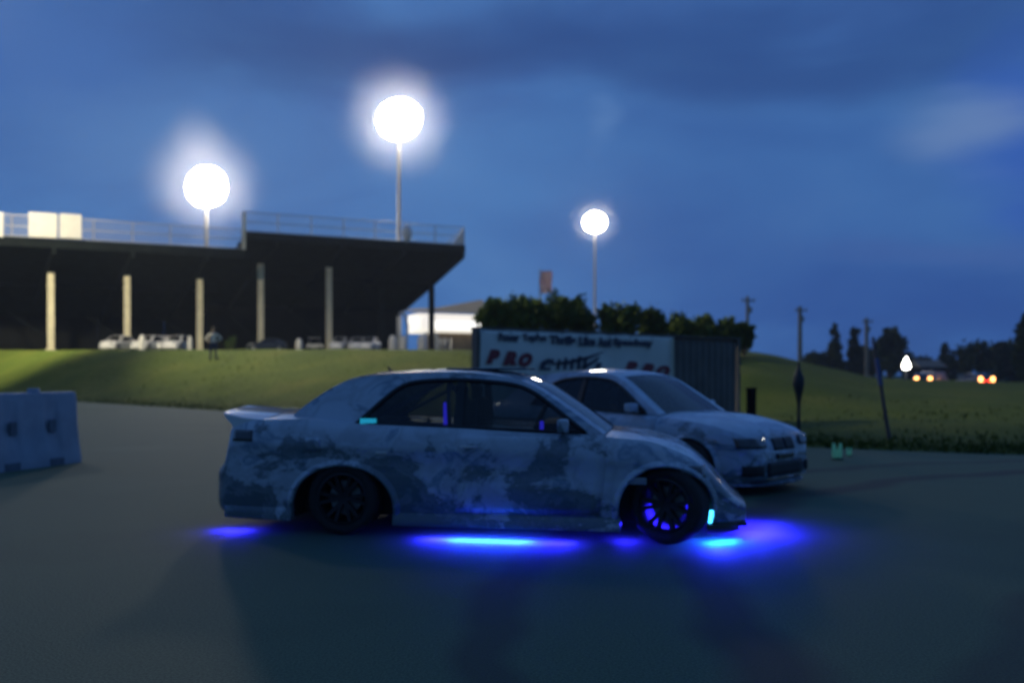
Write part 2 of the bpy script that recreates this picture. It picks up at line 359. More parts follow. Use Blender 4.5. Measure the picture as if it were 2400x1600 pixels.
# ------------------------------------------------------------------ cars
def arc_pts(T, n): return [T[0]]
def make_car(name, P, mats, label, cat='car', group=None, detail=True):
    """x forward, near (right) side is -y"""
    paint, rimm = mats['paint'], mats['rim']
    root = empty(name, (0, 0, 0), 0, label, cat, group)
    xs0, xs1 = P['x0'], P['x1']; NX = 84 if detail else 40
    X = [xs0+(xs1-xs0)*i/(NX-1) for i in range(NX)]
    X = sorted(set(X + [xs0+.01, xs0+.03, xs1-.01, xs1-.03]))
    PR = [(0, .945), (.06, .975), (.15, .99), (.32, 1.0), (.5, .990), (.66, .985), (.74, 1.0), (.82, .992), (.92, .965), (1, .915)]
    w = lambda x: stab(P['w'], x)
    zs = lambda x: stab(P['zs'], x)
    zt = lambda x: stab(P['zt'], x)
    zb = lambda x: stab(P['zb'], x)
    def side(x, z):
        u = (z-zb(x))/max(.01, zs(x)-zb(x)); return w(x)*stab(PR, max(0, min(1, u)))
    rows = []
    US = [0, .03, .06, .1, .15, .22, .3, .4, .5, .6, .68, .72, .75, .79, .84, .89, .93, .96, .985, 1]
    VS = [.97, .93, .86, .75, .6, .4, .2, 0]
    for x in X:
        W_, a, b, c = w(x), zb(x), zs(x), zt(x); half = [(0, a+0.0)]
        half += [(W_*stab(PR, u), lerp(a, b, u)) for u in US]
        for v in VS:
            f = 1-(v)**2.2
            half.append((W_*.915*v, lerp(b, c, min(1, f*1.0))+ .012*(1-abs(2*v-1))*(1 if c > .3 else 0)))
        full = [(x, -y, z) for y, z in half] + [(x, y, z) for y, z in reversed(half[1:-1])]
        rows.append(full)
    mb = MB(); mb.grid(rows, wrap=True); n = len(rows[0])
    mb.add(rows[0], [tuple(range(n))]); mb.add(rows[-1], [tuple(range(n))[::-1]])
    body = mb.build('body', [paint, M['black']], root)
    bm = bmesh.new(); bm.from_mesh(body.data); bmesh.ops.remove_doubles(bm, verts=bm.verts[:], dist=1e-4)
    bmesh.ops.recalc_face_normals(bm, faces=bm.faces[:]); bm.to_mesh(body.data); bm.free()
    # wheel arches
    cut = MB()
    for (ax, rx, rz, cz) in P['arch']:
        for s in (-1, 1):
            ring = []
            for yy in (s*.60, s*1.2):
                ring.append([(ax+rx*math.cos(2*math.pi*k/40), yy, cz+rz*math.sin(2*math.pi*k/40)) for k in range(40)])
            cut.grid(ring, mi=0, wrap=True); cut.add(ring[0], [tuple(range(40))]); cut.add(ring[1], [tuple(range(40))])
    co = cut.build('arch_cut', [paint, M['black']])
    md = body.modifiers.new('bool', 'BOOLEAN'); md.object = co; md.operation = 'DIFFERENCE'; md.solver = 'EXACT'; md.use_self = True
    bake(body, 32); bpy.data.objects.remove(co)
    for p in body.data.polygons:                       # wheel wells are black
        c = p.center
        for (ax, rx, rz, cz) in P['arch']:
            d = ((c.x-ax)/rx)**2+((c.z-cz)/rz)**2
            if d < 1.03 and abs(c.y) > .55 and abs(p.normal.y) < .5 or (d < .98 and abs(abs(c.y)-.6) < .03): p.material_index = 1
    # fender flares
    for (ax, rx, rz, cz) in P['arch']:
        for s in (-1, 1):
            fr = []
            for k in range(25):
                t = R(-8)+R(196)*k/24; cx, cz_ = math.cos(t), math.sin(t); r_ = []
                for (dr, dy) in ((-.004, -.03), (-.004, .022), (.012, .034), (.035, .02), (.055, -.004)):
                    x_, z_ = ax+(rx+dr)*cx, cz+(rz+dr)*cz_
                    yy = side(x_, max(z_, zb(x_)+.02))
                    r_.append((x_, s*(yy+dy*P.get('flare', 1)), max(z_, zb(x_)-.01)))
                fr.append(r_)
            if detail: MB().grid(fr).build('wheel_arch_flare', mats.get('flare', paint), body, smooth=50)
    # greenhouse
    G = P['gh']; belt = P['belt']; Wn = P['win']
    gw = lambda x, z: lerp(P['gw'][0], P['gw'][1], max(0, min(1, (z-.93)/(P['top']-.93))))-max(0, (x-.3))*.04-max(0, -x-1.15)*.15
    def resample(pts, n):
        L = [0]; 
        for p, q in zip(pts, pts[1:]): L.append(L[-1]+math.hypot(q[0]-p[0], q[1]-p[1]))
        out = []
        for i in range(n):
            d = L[-1]*i/(n-1)
            for j in range(len(L)-1):
                if d <= L[j+1]+1e-9:
                    t = (d-L[j])/max(1e-9, L[j+1]-L[j]); out.append((lerp(pts[j][0], pts[j+1][0], t), lerp(pts[j][1], pts[j+1][1], t))); break
        return out
    def smoothpts(pts, it=2):
        for _ in range(it):
            q = [pts[0]]
            for a, b in zip(pts, pts[1:]): q += [(lerp(a[0], b[0], .25), lerp(a[1], b[1], .25)), (lerp(a[0], b[0], .75), lerp(a[1], b[1], .75))]
            pts = q+[pts[-1]]
        return pts
    NU = 40
    up = resample(smoothpts(G), NU)                    # rear base -> roof -> windscreen base
    lo = resample([up[-1]] + belt[::-1] + [up[0]], 24)
    wu = resample(smoothpts(Wn[0]), NU); wl = resample([wu[-1]]+Wn[1]+[wu[0]], 24)
    outer = up+lo[1:-1]; inner = wu+wl[1:-1]
    fr = MB()
    for s in (-1, 1):
        ro = [(x, s*gw(x, z), z) for x, z in outer]; ri = [(x, s*(gw(x, z)), z) for x, z in inner]
        rk = [(x, s*(gw(x, z)-.03), z) for x, z in inner]
        fr.grid([ro, ri, rk], wrap=True)
    # roof strip with windscreen and rear-window openings
    iw, ir = P['iw'], P['ir']                          # index ranges (fractions of NU) of the roof panel
    K = 13
    def strip(i0, i1, inset=0, dz=0):
        rr = []
        for i in range(i0, i1+1):
            x, z = up[i]; g_ = gw(x, z)-inset
            rr.append([(x+ (.055*(1-(2*k/(K-1)-1)**2) if i > NU*.6 else -.05*(1-(2*k/(K-1)-1)**2) if i < NU*.3 else 0)*P.get('curve', 1), -g_+2*g_*k/(K-1), z+dz+.035*(1-(2*k/(K-1)-1)**2)) for k in range(K)])
        return rr
    i_r0, i_r1 = int(NU*ir), int(NU*iw)
    fr.grid(strip(i_r0, i_r1))
    for (a_, b_) in ((0, i_r0), (i_r1, NU-1)):         # pillars beside the screens
        rr = strip(a_, b_)
        fr.grid([r[:2] for r in rr]); fr.grid([r[-2:] for r in rr])
    roof = fr.build('roof', paint, root, smooth=35)
    md = roof.modifiers.new('s', 'SOLIDIFY'); md.thickness = .022; md.offset = -1; bake(roof, 35)
    for nm, (a_, b_) in (('rear_window', (0, i_r0)), ('windscreen', (i_r1, NU-1))):
        rr = strip(a_, b_, 0, -.008)
        MB().grid([r[1:-1] for r in rr]).build(nm, mats.get('screen', mats['glass']), root, smooth=60)
    for s in (-1, 1):
        pts = [(x, s*(gw(x, z)-.012), z) for x, z in inner]
        mb = MB(); mb.add(pts, [tuple(range(len(pts)))]); wo = mb.build('side_window', mats['glass'], root)
        bx = P['bpil']; ztop = 0
        for xx, zz in wu:
            if abs(xx-bx) < .06: ztop = max(ztop, zz)
        zl_ = [z for x, z in wl if abs(x-bx) < .12] or [.94]
        MB().grid([[(bx-.045, s*(gw(bx, zl_[0])+.002), zl_[0]-.01), (bx+.045, s*(gw(bx, zl_[0])+.002), zl_[0]-.01)], [(bx-.03, s*(gw(bx, ztop)+.002), ztop+.005), (bx+.04, s*(gw(bx, ztop)+.002), ztop+.005)]]).build('window_pillar', M['black'], root)
        # weather strip round the window
        tr = MB(); tr.tube([(x, s*(gw(x, z)+.001), z) for x, z in inner]+[(inner[0][0], s*gw(*inner[0]), inner[0][1])], .02, 5); tr.build('window_trim', M['black'], wo)
    # deck under the glass: dashboard / parcel shelf
    # wheels
    tr_, tw = P['tyre'], P['tw']
    wheel0 = None
    for (wx, steer) in ((P['wx'][0], 0), (P['wx'][1], P.get('steer', 0))):
        for s in (-1, 1):
            if wheel0 is None:
                hb = MB().lathe([(.0, -.02), (.15, -.02), (.15, .0), (.0, .0)], axis='Y', n=24)   # brake disc
                hb.box((.0, .0, .12), (.10, .05, .06))
                wheel = hb.build('wheel', M['galv'], root, smooth=40)
                ty = MB(); r0, r1 = tr_*.70, tr_
                ty.lathe([(r0, -tw/2+.01), (r0+.03, -tw/2-.004), (r1-.035, -tw/2-.006), (r1-.008, -tw/2+.02), (r1, -tw/2+.05), (r1, tw/2-.05), (r1-.008, tw/2-.02), (r1-.035, tw/2+.006), (r0+.03, tw/2+.004), (r0, tw/2-.01), (r0-.01, 0)], axis='Y', n=48, closed=True)
                ty.build('tyre', M['rubber'], wheel, smooth=50)
                rm = MB(); rr = tr_*.71
                rm.lathe([(rr, -tw/2+.005), (rr-.018, -tw/2+.0), (rr-.03, -tw/2+.03), (rr-.035, tw/2-.02), (rr, tw/2)], axis='Y', n=48)
                rm.lathe([(0, -tw/2+.035), (.05, -tw/2+.03), (.06, -tw/2+.06), (.06, -.01)], axis='Y', n=20)
                ns = P.get('spokes', 6)
                for k in range(ns):
                    t0 = 2*math.pi*k/ns
                    for dt in ((-.13, .13) if P.get('split', 1) else (0,)):
                        a0 = t0+dt*.4; a1 = t0+dt*1.6
                        p0 = Vector((math.cos(a0)*.05, 0, math.sin(a0)*.05)); p1 = Vector((math.cos(a1)*(rr-.015), 0, math.sin(a1)*(rr-.015)))
                        d = (p1-p0).normalized(); sd = Vector((-d.z, 0, d.x)); wd = .014
                        vs = []
                        for p, hw in ((p0, wd*1.3), (p1, wd)):
                            for yy in (-tw/2+.03 if p is p0 else -tw/2+.012, -tw/2+.065):
                                for q in (-1, 1): vs.append(p+sd*hw*q+Vector((0, yy, 0)))
                        rm.add(vs, [(0,1,3,2), (4,6,7,5), (0,4,5,1), (2,3,7,6), (0,2,6,4), (1,5,7,3)])
                rm.build('rim', rimm, wheel, smooth=35)
                wheel0 = wheel
            else:
                wheel = clone(wheel0, root)
            wheel.location = (wx, s*(P['track']), tr_); wheel.rotation_euler = (0, 0, (math.pi if s > 0 else 0)+steer)
    if not detail: return root, body, side, gw, up
    # door seams, handles: a door skin standing 3 mm proud of the body
    for s in (-1, 1):
        for (x0, x1) in P['doors']:
            rr = []
            for i in range(15):
                u = i/14; r_ = []
                for j in range(13):
                    v = j/12; z = lerp(zb(0)+.09, zs((x0+x1)/2)-.02, v)
                    xx = lerp(x0+.03*math.sin(v*3), x1-.06*(1-v)**2, u)
                    r_.append((xx, s*(side(xx, z)+.004), z))
                rr.append(r_)
            dr = MB().grid(rr).build('door', paint, root, smooth=40)
            md = dr.modifiers.new('s', 'SOLIDIFY'); md.thickness = .012; md.offset = 0
            # handle
            hx = x0+.12; hz = P['hz']; yy = side(hx, hz)
            hm = MB(); hm.tube([(hx-.07, s*(yy+.002), hz), (hx-.055, s*(yy+.035), hz), (hx+.055, s*(yy+.035), hz), (hx+.07, s*(yy+.002), hz)], .011, 6)
            hm.build('door_handle', mats.get('handle', M['white']), dr, smooth=60)
        # mirror
        mx_, mz = P['mir']; y0 = gw(mx_, mz)
        mm = MB(); mm.rbox((mx_-.0, s*(y0+.13), mz+.02), (.10, .19, .115), .03)
        mm.tube([(mx_+.03, s*(y0-.02), mz-.06), (mx_+.01, s*(y0+.08), mz-.01)], [.025, .018], 6)
        mm.build('door_mirror', mats.get('mirror', paint), root, smooth=40)
        # seats, roll cage
    for s in (-1, 1):
        st = MB(); st.rbox((-.42, s*.36, 1.02), (.12, .42, .34), .04); st.rbox((-.47, s*.36, 1.24), (.09, .2, .16), .03)
        st.build('seat', M['seat'], root, smooth=40)
    cg = MB()
    for s in (-1, 1):
        cg.tube([(-.52, s*.66, .9), (-.55, s*.6, 1.2), (-.56, s*.52, P['top']-.07)], .02, 6)
        cg.tube([(-.56, s*.52, P['top']-.07), (-1.35, s*.52, .98)], .02, 6)
    cg.tube([(-.56, -.52, P['top']-.07), (-.56, .52, P['top']-.07)], .02, 6); cg.tube([(-.56, -.5, P['top']-.08), (-.55, .5, .95)], .02, 6)
    cg.build('roll_cage', M['cage'] if P.get('cage') else M['black'], root, smooth=60)
    sw = MB(); sw.lathe([(.15+.014*math.cos(t*math.pi/4), .014*math.sin(t*math.pi/4)) for t in range(8)], axis='Z', n=20, closed=True)
    so = sw.build('steering_wheel', M['black'], root, smooth=60); so.location = (.18, .36, 1.0); so.rotation_euler = (0, R(-65), 0)
    ds = MB(); ds.rbox((.42, 0, .93), (.40, 1.2, .10), .03); ds.build('dashboard', M['black'], root, smooth=50)
    return root, body, side, gw, up

P1 = dict(x0=-2.78, x1=2.08,
    w=[(-2.78, .50), (-2.74, .66), (-2.62, .80), (-2.38, .865), (-2.0, .905), (-1.45, .925), (-.9, .90), (.5, .90), (1.0, .915), (1.42, .925), (1.62, .90), (1.78, .82), (1.92, .72), (2.03, .56), (2.08, .46)],
    zs=[(-2.78, .50), (-2.76, .56), (-2.62, .62), (-2.56, .93), (-2.49, .99), (-2.3, 1.01), (-1.9, 1.02), (-1.35, .985), (-.5, .955), (.3, .925), (.75, .895), (1.2, .865), (1.42, .80), (1.6, .715), (1.73, .62), (1.86, .49), (1.97, .37), (2.08, .28)],
    zt=[(-2.78, .51), (-2.76, .57), (-2.62, .64), (-2.56, .96), (-2.49, 1.03), (-2.2, 1.055), (-1.9, 1.055), (-1.35, .995), (-.5, .965), (.3, .935), (.7, .93), (1.0, .905), (1.35, .85), (1.55, .785), (1.71, .675), (1.86, .53), (1.97, .41), (2.08, .31)],
    zb=[(-2.78, .22), (-2.65, .17), (-1.9, .15), (-1, .145), (1, .145), (1.7, .15), (2.08, .15)],
    arch=[(-1.44, .47, .37, .25), (1.38, .40, .385, .27)],
    gh=[(-2.02, 1.03), (-1.93, 1.12), (-1.62, 1.33), (-1.38, 1.41), (-.95, 1.44), (-.5, 1.45), (-.1, 1.425), (.2, 1.35), (.5, 1.16), (.86, .91)],
    belt=[(-1.35, .97), (-.45, .94), (.3, .91)],
    win=[[(-1.36, .975), (-1.12, 1.20), (-.97, 1.325), (-.80, 1.365), (-.42, 1.38), (.06, 1.34), (.24, 1.27), (.42, 1.14), (.72, .91)], [(.3, .93), (-.44, .955), (-1.0, .97)]],
    gw=(.815, .60), top=1.45, iw=.72, ir=.28, bpil=-.42, tyre=.325, tw=.24, wx=(-1.44, 1.41), track=.79, steer=R(-24), spokes=6,
    doors=[(-.42, .88)], hz=.80, mir=(.52, .97), flare=1.0, cage=1)
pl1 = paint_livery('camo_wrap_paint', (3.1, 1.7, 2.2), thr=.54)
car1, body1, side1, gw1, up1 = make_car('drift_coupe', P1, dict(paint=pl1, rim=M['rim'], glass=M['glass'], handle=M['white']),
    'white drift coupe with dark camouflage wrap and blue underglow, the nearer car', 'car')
car1.location = (-.0775+.9*.1504, 7.335+.9*.9886, 0); car1.rotation_euler = (0, 0, R(-8.65))
# boot spoiler
sp = MB(); rr = []
for i in range(25):
    y = -.80+1.6*i/24; e = abs(y)/.8; d = .10*(e**3)
    rr.append([(-2.20, y, 1.062-.05*e**4), (-2.46+d*.5, y, 1.075-.05*e**4), (-2.74+d*1.3, y, 1.115-.05*e), (-2.73+d*1.3, y, 1.085-.05*e), (-2.56+d*.5, y, .99-.05*e**4), (-2.20, y, 1.0-.05*e**4)])
sp.grid(rr); sp.add(rr[0], [tuple(range(6))]); sp.add(rr[-1], [tuple(range(6))[::-1]])
sp.build('boot_spoiler', mat('gloss_white_paint', (.82, .80, .76), .22, var=.03, coat=1), car1, smooth=50)
# rear bumper skin, skirt and front splitter
for nm, x0, x1, zlo, zhi, off in (('side_skirt', -.98, 1.0, .10, .21, .028), ('rear_valance', -2.60, -1.92, .12, .24, .02), ('front_splitter', 1.72, 2.0, .10, .17, .03)):
    for s in (-1, 1):
        rr = []; mb = MB()
        for i in range(17):
            x = lerp(x0, x1, i/16); y = side1(x, .2)
            rr.append([(x, s*(y-.10), zlo), (x, s*(y+off), zlo), (x, s*(y+off+.004), zlo+.03), (x, s*(y+off*.3), zhi), (x, s*(y-.06), zhi)])
        mb.grid(rr); mb.add(rr[0], [(0, 1, 2, 3, 4)]); mb.add(rr[-1], [(4, 3, 2, 1, 0)])
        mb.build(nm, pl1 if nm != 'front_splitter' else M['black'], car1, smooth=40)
mb = MB(); mb.rbox((1.96, 0, .145), (.22, 1.25, .035), .012); mb.build('splitter_blade', M['black'], car1)
# lamps
for s in (-1, 1):
    def patch(nm, x0, x1, z0, z1, m, off=.006, par=car1, sd=side1):
        rr = [[(lerp(x0(v) if callable(x0) else x0, x1, u/6), s*(sd(lerp(x0(v) if callable(x0) else x0, x1, u/6), lerp(z0, z1, v/4))+off), lerp(z0, z1, v/4)) for v in range(5)] for u in range(7)]
        o = MB().grid(rr).build(nm, m, par, smooth=50); md = o.modifiers.new('s', 'SOLIDIFY'); md.thickness = .012; md.offset = 0; return o
    patch('tail_lamp', -2.50, -2.30, .82, .92, M['lens_dark'])
    patch('headlight', 1.50, 1.70, .56, .66, M['lens_dark'])
    patch('side_vent', 1.06, 1.22, .50, .56, M['lens'])
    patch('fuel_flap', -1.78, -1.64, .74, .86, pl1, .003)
    patch('side_marker', -1.13, -1.03, .725, .745, M['white'], .008)
# small cyan sticker given its own glow, on the rear quarter window (outside of glass)
for s in (-1,):
    dp = MB(); dp.box((-1.24, s*(gw1(-1.2, 1.0)+.008), 1.005), (.15, .008, .05)); dp.box((-1.20, s*(gw1(-1.2, 1.0)+.008), .975), (.05, .008, .04))
    dp.build('window_sticker', M['cyan'], car1)
# roof aerial
an = MB(); an.tube([(-1.25, 0, 1.44), (-1.30, 0, 1.50)], [.02, .008], 6); an.build('aerial', M['black'], car1)
sh = MB(); sh.rbox((-.25, 0, 1.475), (.75, .7, .02), .008); sh.build('sunroof', M['lens_dark'], car1)
# underglow tubes
def neon(nm, p0, p1, m, parent, r=.009):
    o = MB().tube([p0, p1], r, 8).build(nm, m, parent, smooth=60); return o
neon('neon_tube', (-.55, -.82, .135), (.35, -.82, .135), M['neon'], car1)
neon('neon_tube', (1.78, -.62, .13), (1.96, -.35, .13), M['neon'], car1)
neon('neon_tube', (-2.62, -.55, .16), (-2.40, -.72, .16), M['neon2'], car1)
neon('neon_tube', (-.5, .86, .115), (.4, .86, .115), M['neon'], car1)
def area(name, parent, loc, size, power, color, rot=(0, 0, 0), spread=math.pi):
    l = bpy.data.lights.new(name, 'AREA'); l.shape = 'RECTANGLE'; l.size, l.size_y = size; l.energy = power; l.color = color; l.spread = spread
    o = bpy.data.objects.new(name, l); link(o, parent); o.location = loc; o.rotation_euler = rot; return o
VB = (.018, .010, 1); CB = (.008, .11, 1)
UG = [((-.10, -.945, .075), (.70, .02), 40, CB, 0), ((-.05, -.95, .10), (1.25, .05), 95, VB, 0),
      ((1.84, -.70, .09), (.30, .03), 34, CB, R(40)), ((2.02, -.35, .15), (.4, .5), 70, VB, 0), ((2.26, .0, .17), (.35, .8), 70, VB, 0),
      ((1.80, -1.03, .13), (.16, .08), 20, VB, 0), ((-2.50, -.82, .11), (.26, .05), 11, VB, 0),
      ((1.42, -.50, .32), (.3, .3), 70, VB, 0), ((1.02, -.78, .15), (.1, .1), 9, VB, 0)]
neon('neon_tube', (1.745, -.74, .10), (1.765, -.72, .27), M['neon_bright'], car1, .014)
for i, (loc, sz, pw, c, rz) in enumerate(UG):
    area('underglow_light', car1, loc, sz, pw, c, (0, 0, rz))
# small glowing blue blocks inside the cabin; front wheel discs stay unbuilt
lp = MB()
for (x, z) in ((1.30, .27), (1.335, .22), (1.20, .30)): lp.lathe([(0, -.012), (.016, -.008), (.018, 0), (0, .006)], (x, -.93, z), 'Y', 10)
wl = MB(); wl.rbox((-.60, -.50, 1.06), (.035, .03, .22), .012); wl.build('cabin_glow_block', M['neon2'], car1)
wl = MB(); wl.rbox((.30, -.60, .965), (.035, .03, .09), .01); wl.build('dash_glow_block', M['neon2'], car1)

P2 = dict(P1); P2.update(x0=-2.35, x1=2.20,
    w=[(-2.35, .55), (-2.3, .70), (-2.15, .80), (-1.9, .86), (-1.42, .895), (-.9, .885), (.5, .885), (1.0, .895), (1.42, .905), (1.75, .875), (1.95, .82), (2.1, .73), (2.17, .64), (2.20, .56)],
    zs=[(-2.35, .55), (-2.32, .85), (-2.28, .97), (-1.9, 1.01), (-1.35, .985), (-.5, .955), (.3, .925), (.75, .905), (1.2, .88), (1.6, .83), (1.9, .76), (2.05, .70), (2.13, .62), (2.17, .54), (2.20, .46)],
    zt=[(-2.35, .56), (-2.32, .9), (-2.28, 1.02), (-1.9, 1.05), (-1.35, 1.0), (-.5, .965), (.3, .935), (.7, .955), (1.0, .945), (1.4, .92), (1.8, .85), (2.0, .79), (2.1, .72), (2.16, .62), (2.2, .50)],
    zb=[(-2.35, .28), (-2.2, .2), (-1, .15), (1, .15), (1.9, .15), (2.20, .19)],
    arch=[(-1.42, .37, .37, .28), (1.42, .37, .375, .28)],
    top=1.47, gh=[(-2.02, 1.03), (-1.86, 1.13), (-1.5, 1.34), (-1.2, 1.42), (-.8, 1.46), (-.4, 1.47), (-.05, 1.445), (.22, 1.37), (.52, 1.18), (.92, .92)],
    win=[[(-1.32, .985), (-1.2, 1.13), (-1.0, 1.29), (-.78, 1.36), (-.42, 1.39), (.02, 1.36), (.22, 1.28), (.44, 1.14), (.74, .93)], [(.3, .94), (-.44, .965), (-1.0, .98)]],
    steer=R(-6), mir=(.58, .985), cage=0, flare=.8, doors=[(-.42, .92)])
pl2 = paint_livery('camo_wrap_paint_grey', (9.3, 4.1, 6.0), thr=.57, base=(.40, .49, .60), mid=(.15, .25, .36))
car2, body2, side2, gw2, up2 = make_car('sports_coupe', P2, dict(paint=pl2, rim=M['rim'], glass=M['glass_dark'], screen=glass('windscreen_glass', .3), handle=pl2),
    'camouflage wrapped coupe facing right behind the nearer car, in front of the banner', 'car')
TH = R(-45)
car2.rotation_euler = (0, 0, TH)
car2.location = (1.75, 11.9, 0)
f2 = Vector((math.cos(TH), math.sin(TH), 0))
# nose: grilles, headlights, bumper
def nose(name, ymin, ymax, z0, z1, m, par, off=.006, n=10, flat=False, P=P2, side=side2):
    """a panel laid on the nose; x found from the plan-view width table"""
    def xat(y, z):
        lo, hi = 1.2, P['x1']
        f = lambda x: (side(x, z) if z < stab(P['zs'], x) else (0 if z > stab(P['zt'], x) else side(x, stab(P['zs'], x)-.001)))
        for _ in range(30):
            md_ = (lo+hi)/2
            if f(md_) > abs(y): lo = md_
            else: hi = md_
        return lo
    rr = [[(xat(lerp(ymin, ymax, i/n), lerp(z0, z1, j/4))+off, lerp(ymin, ymax, i/n)*1.005, lerp(z0, z1, j/4)) for j in range(5)] for i in range(n+1)]
    o = MB().grid(rr).build(name, m, par, smooth=60); md = o.modifiers.new('s', 'SOLIDIFY'); md.thickness = .015; md.offset = 0; return o
for s in (-1, 1):
    nose('grille', s*.03, s*.24, .52, .66, M['black'], car2, .012)
    nose('headlight', s*.42, s*.80, .56, .68, M['lens_dark'], car2, .008)
    nose('side_intake', s*.50, s*.76, .24, .36, M['black'], car2)
nose('lower_intake', -.42, .42, .22, .38, M['black'], car2)
nose('number_plate', -.2, .2, .42, .48, M['lens_dark'], car2, .014)
mb = MB(); rr = []
for i in range(25):
    y = -.84+1.68*i/24; x = 2.20-.36*abs(y/.84)**3.2
    rr.append([(x-.10, y, .115), (x+.05, y, .115), (x+.055, y, .14), (x-.03, y, .17)])
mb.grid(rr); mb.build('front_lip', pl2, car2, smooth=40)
neon('neon_tube', (1.98, -.72, .50), (2.02, -.66, .40), M['neon2'], car2, .02)

# ------------------------------------------------------------------ generic parked cars far away
P3 = dict(P2); P3.update(doors=[(-.42, .92)], flare=.5)
far, _, _, _, _ = make_car('parked_car', P3, dict(paint=M['white_car'], rim=M['rim_w'], glass=M['glass_dark'], screen=M['glass_dark']), 'white car', 'car', detail=False)
_f, farb, fside, _, _ = far, None, None, None, None
for s in (-1, 1):
    MB().rbox((2.13, s*.55, .62), (.10, .34, .11), .02).build('headlight', M['lens'], far)
    MB().rbox((-2.33, s*.6, .8), (.06, .28, .12), .02).build('tail_light', M['rtail'] if s else 0, far)

# ------------------------------------------------------------------ grandstand
U = Vector((.92, .39, 0)).normalized(); V = Vector((-.6, .8, 0)).normalized()
E0 = Vector((-5.5, 100.4, 0))                        # back (near) upper right corner
def zpx(y, Y): return H+(HOR-y)/F*Y
gs = empty('grandstand', E0.copy(), 0, 'long dark raised grandstand seen from behind, on cream columns', 'grandstand')
def gp(k, t, z): return E0 - U*k + V*t + Vector((0, 0, z)) - E0          # k metres left of the right end, t metres deep (local)
def slope(base): return [(0, base, base-.9), (7.2, base-3.0, base-3.5), (15.8, base-6.3, base-6.9)]
GB = 1.2+4.2-1.2
KSPLIT = 24.9
def section(k0, k1, base, name):
    mb = MB(); prof = slope(base)
    n = 10
    top = [(0, base)]; steps = 14
    for i in range(steps):                           # stepped seating
        t0, t1 = 15.8*i/steps, 15.8*(i+1)/steps; z = base-.9-(5.6)*(i)/steps+.35
        top += [(t0+.01, z), (t1, z), (t1+.005, z-.4)]
    bot = [(15.8, prof[2][2]), (7.2, prof[1][2]), (0, prof[0][2])]
    ring = [(0, base+.0)]+top[1:]+bot
    rows = [[tuple(gp(k, t, z)) for t, z in ring] for k in (k0, k1)]
    mb.grid(rows, wrap=True); m_ = len(ring)
    mb.add(rows[0], [tuple(range(m_))]); mb.add(rows[1], [tuple(range(m_))[::-1]])
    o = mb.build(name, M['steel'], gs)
    return o
ZR, ZL = 16.65, 14.75                                # upper and lower deck edges
section(0, KSPLIT, ZR, 'seating_deck'); section(KSPLIT+.02, 75, ZL, 'seating_deck')
# raking beams under the deck
for i, k in enumerate([-.3+0.3] + [7.1*j for j in range(1, 11)]):
    base = ZR if k < KSPLIT else ZL
    mb = MB(); hw = .18
    rows = []
    for kk in (k+.02, k+.36):
        rows.append([tuple(gp(kk, t, z)) for t, z in ((.05, base-.92), (7.2, base-3.52), (15.7, base-6.92), (15.7, base-7.5), (7.2, base-4.3), (.05, base-1.5))])
    mb.grid(rows, wrap=True); mb.add(rows[0], [tuple(range(6))]); mb.add(rows[1], [tuple(range(6))[::-1]])
    mb.build('raking_beam', M['steel'], gs)
# columns
KC = [0.2, 6.5, 12.9, 20.7, 27.3, 34.7, 42.0, 49.2, 56.4]
for i, k in enumerate(KC):
    tt = 7.2 if i < 2 else 4.0
    if i >= 2: q0 = gp(k, 7.2, 0)+E0; aa = q0.x/q0.y; e1 = E0+V*4.0; k = (e1.x-aa*e1.y)/(U.x-aa*U.y)
    p = gp(k, tt, 0)+E0; base = ZR if k < KSPLIT else ZL
    zg = gz(p.x, p.y); zt_ = base-(4.25 if i < 2 else 2.9)
    mb = MB(); q = p-E0
    mb.box((q.x, q.y, (zg-.3+zt_)/2), (.62, .5, zt_-zg+.3), R(23))
    mb.box((q.x, q.y, zg+.08), (.95, .95, .16), R(23))
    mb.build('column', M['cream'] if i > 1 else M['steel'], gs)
# concourse wall under the front edge, with openings
wl_ = MB()
pA = gp(.5, 15.6, 0); 
for j in range(11):
    k0 = .5+j*7.1; k1 = k0+7.08
    base = ZR if k0 < KSPLIT else ZL
    a, b = gp(k0, 15.5, 0), gp(k1, 15.5, 0); c = (a+b)/2; L_ = (a-b).length
    zt_ = base-6.8; zg = 3.0
    wl_.box((c.x, c.y, (zt_+zg)/2), (L_, .3, zt_-zg), math.atan2(U.y, U.x))
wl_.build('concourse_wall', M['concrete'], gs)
# beams along the back edge, cross bracing
br = MB()
for k0, k1, base in ((0, KSPLIT, ZR), (KSPLIT+.05, 75, ZL)):
    br.tube([gp(k0+.4, 7.2, base-4.0), gp(k1, 7.2, base-4.0)], .16, 6)
for k in KC[1:-1]:
    base = ZR if k < KSPLIT else ZL
    br.tube([gp(k, 7.3, 5.0), gp(k+3.4, 13.5, base-6.4)], .07, 5)
br.build('cross_bracing', M['steel'], gs)
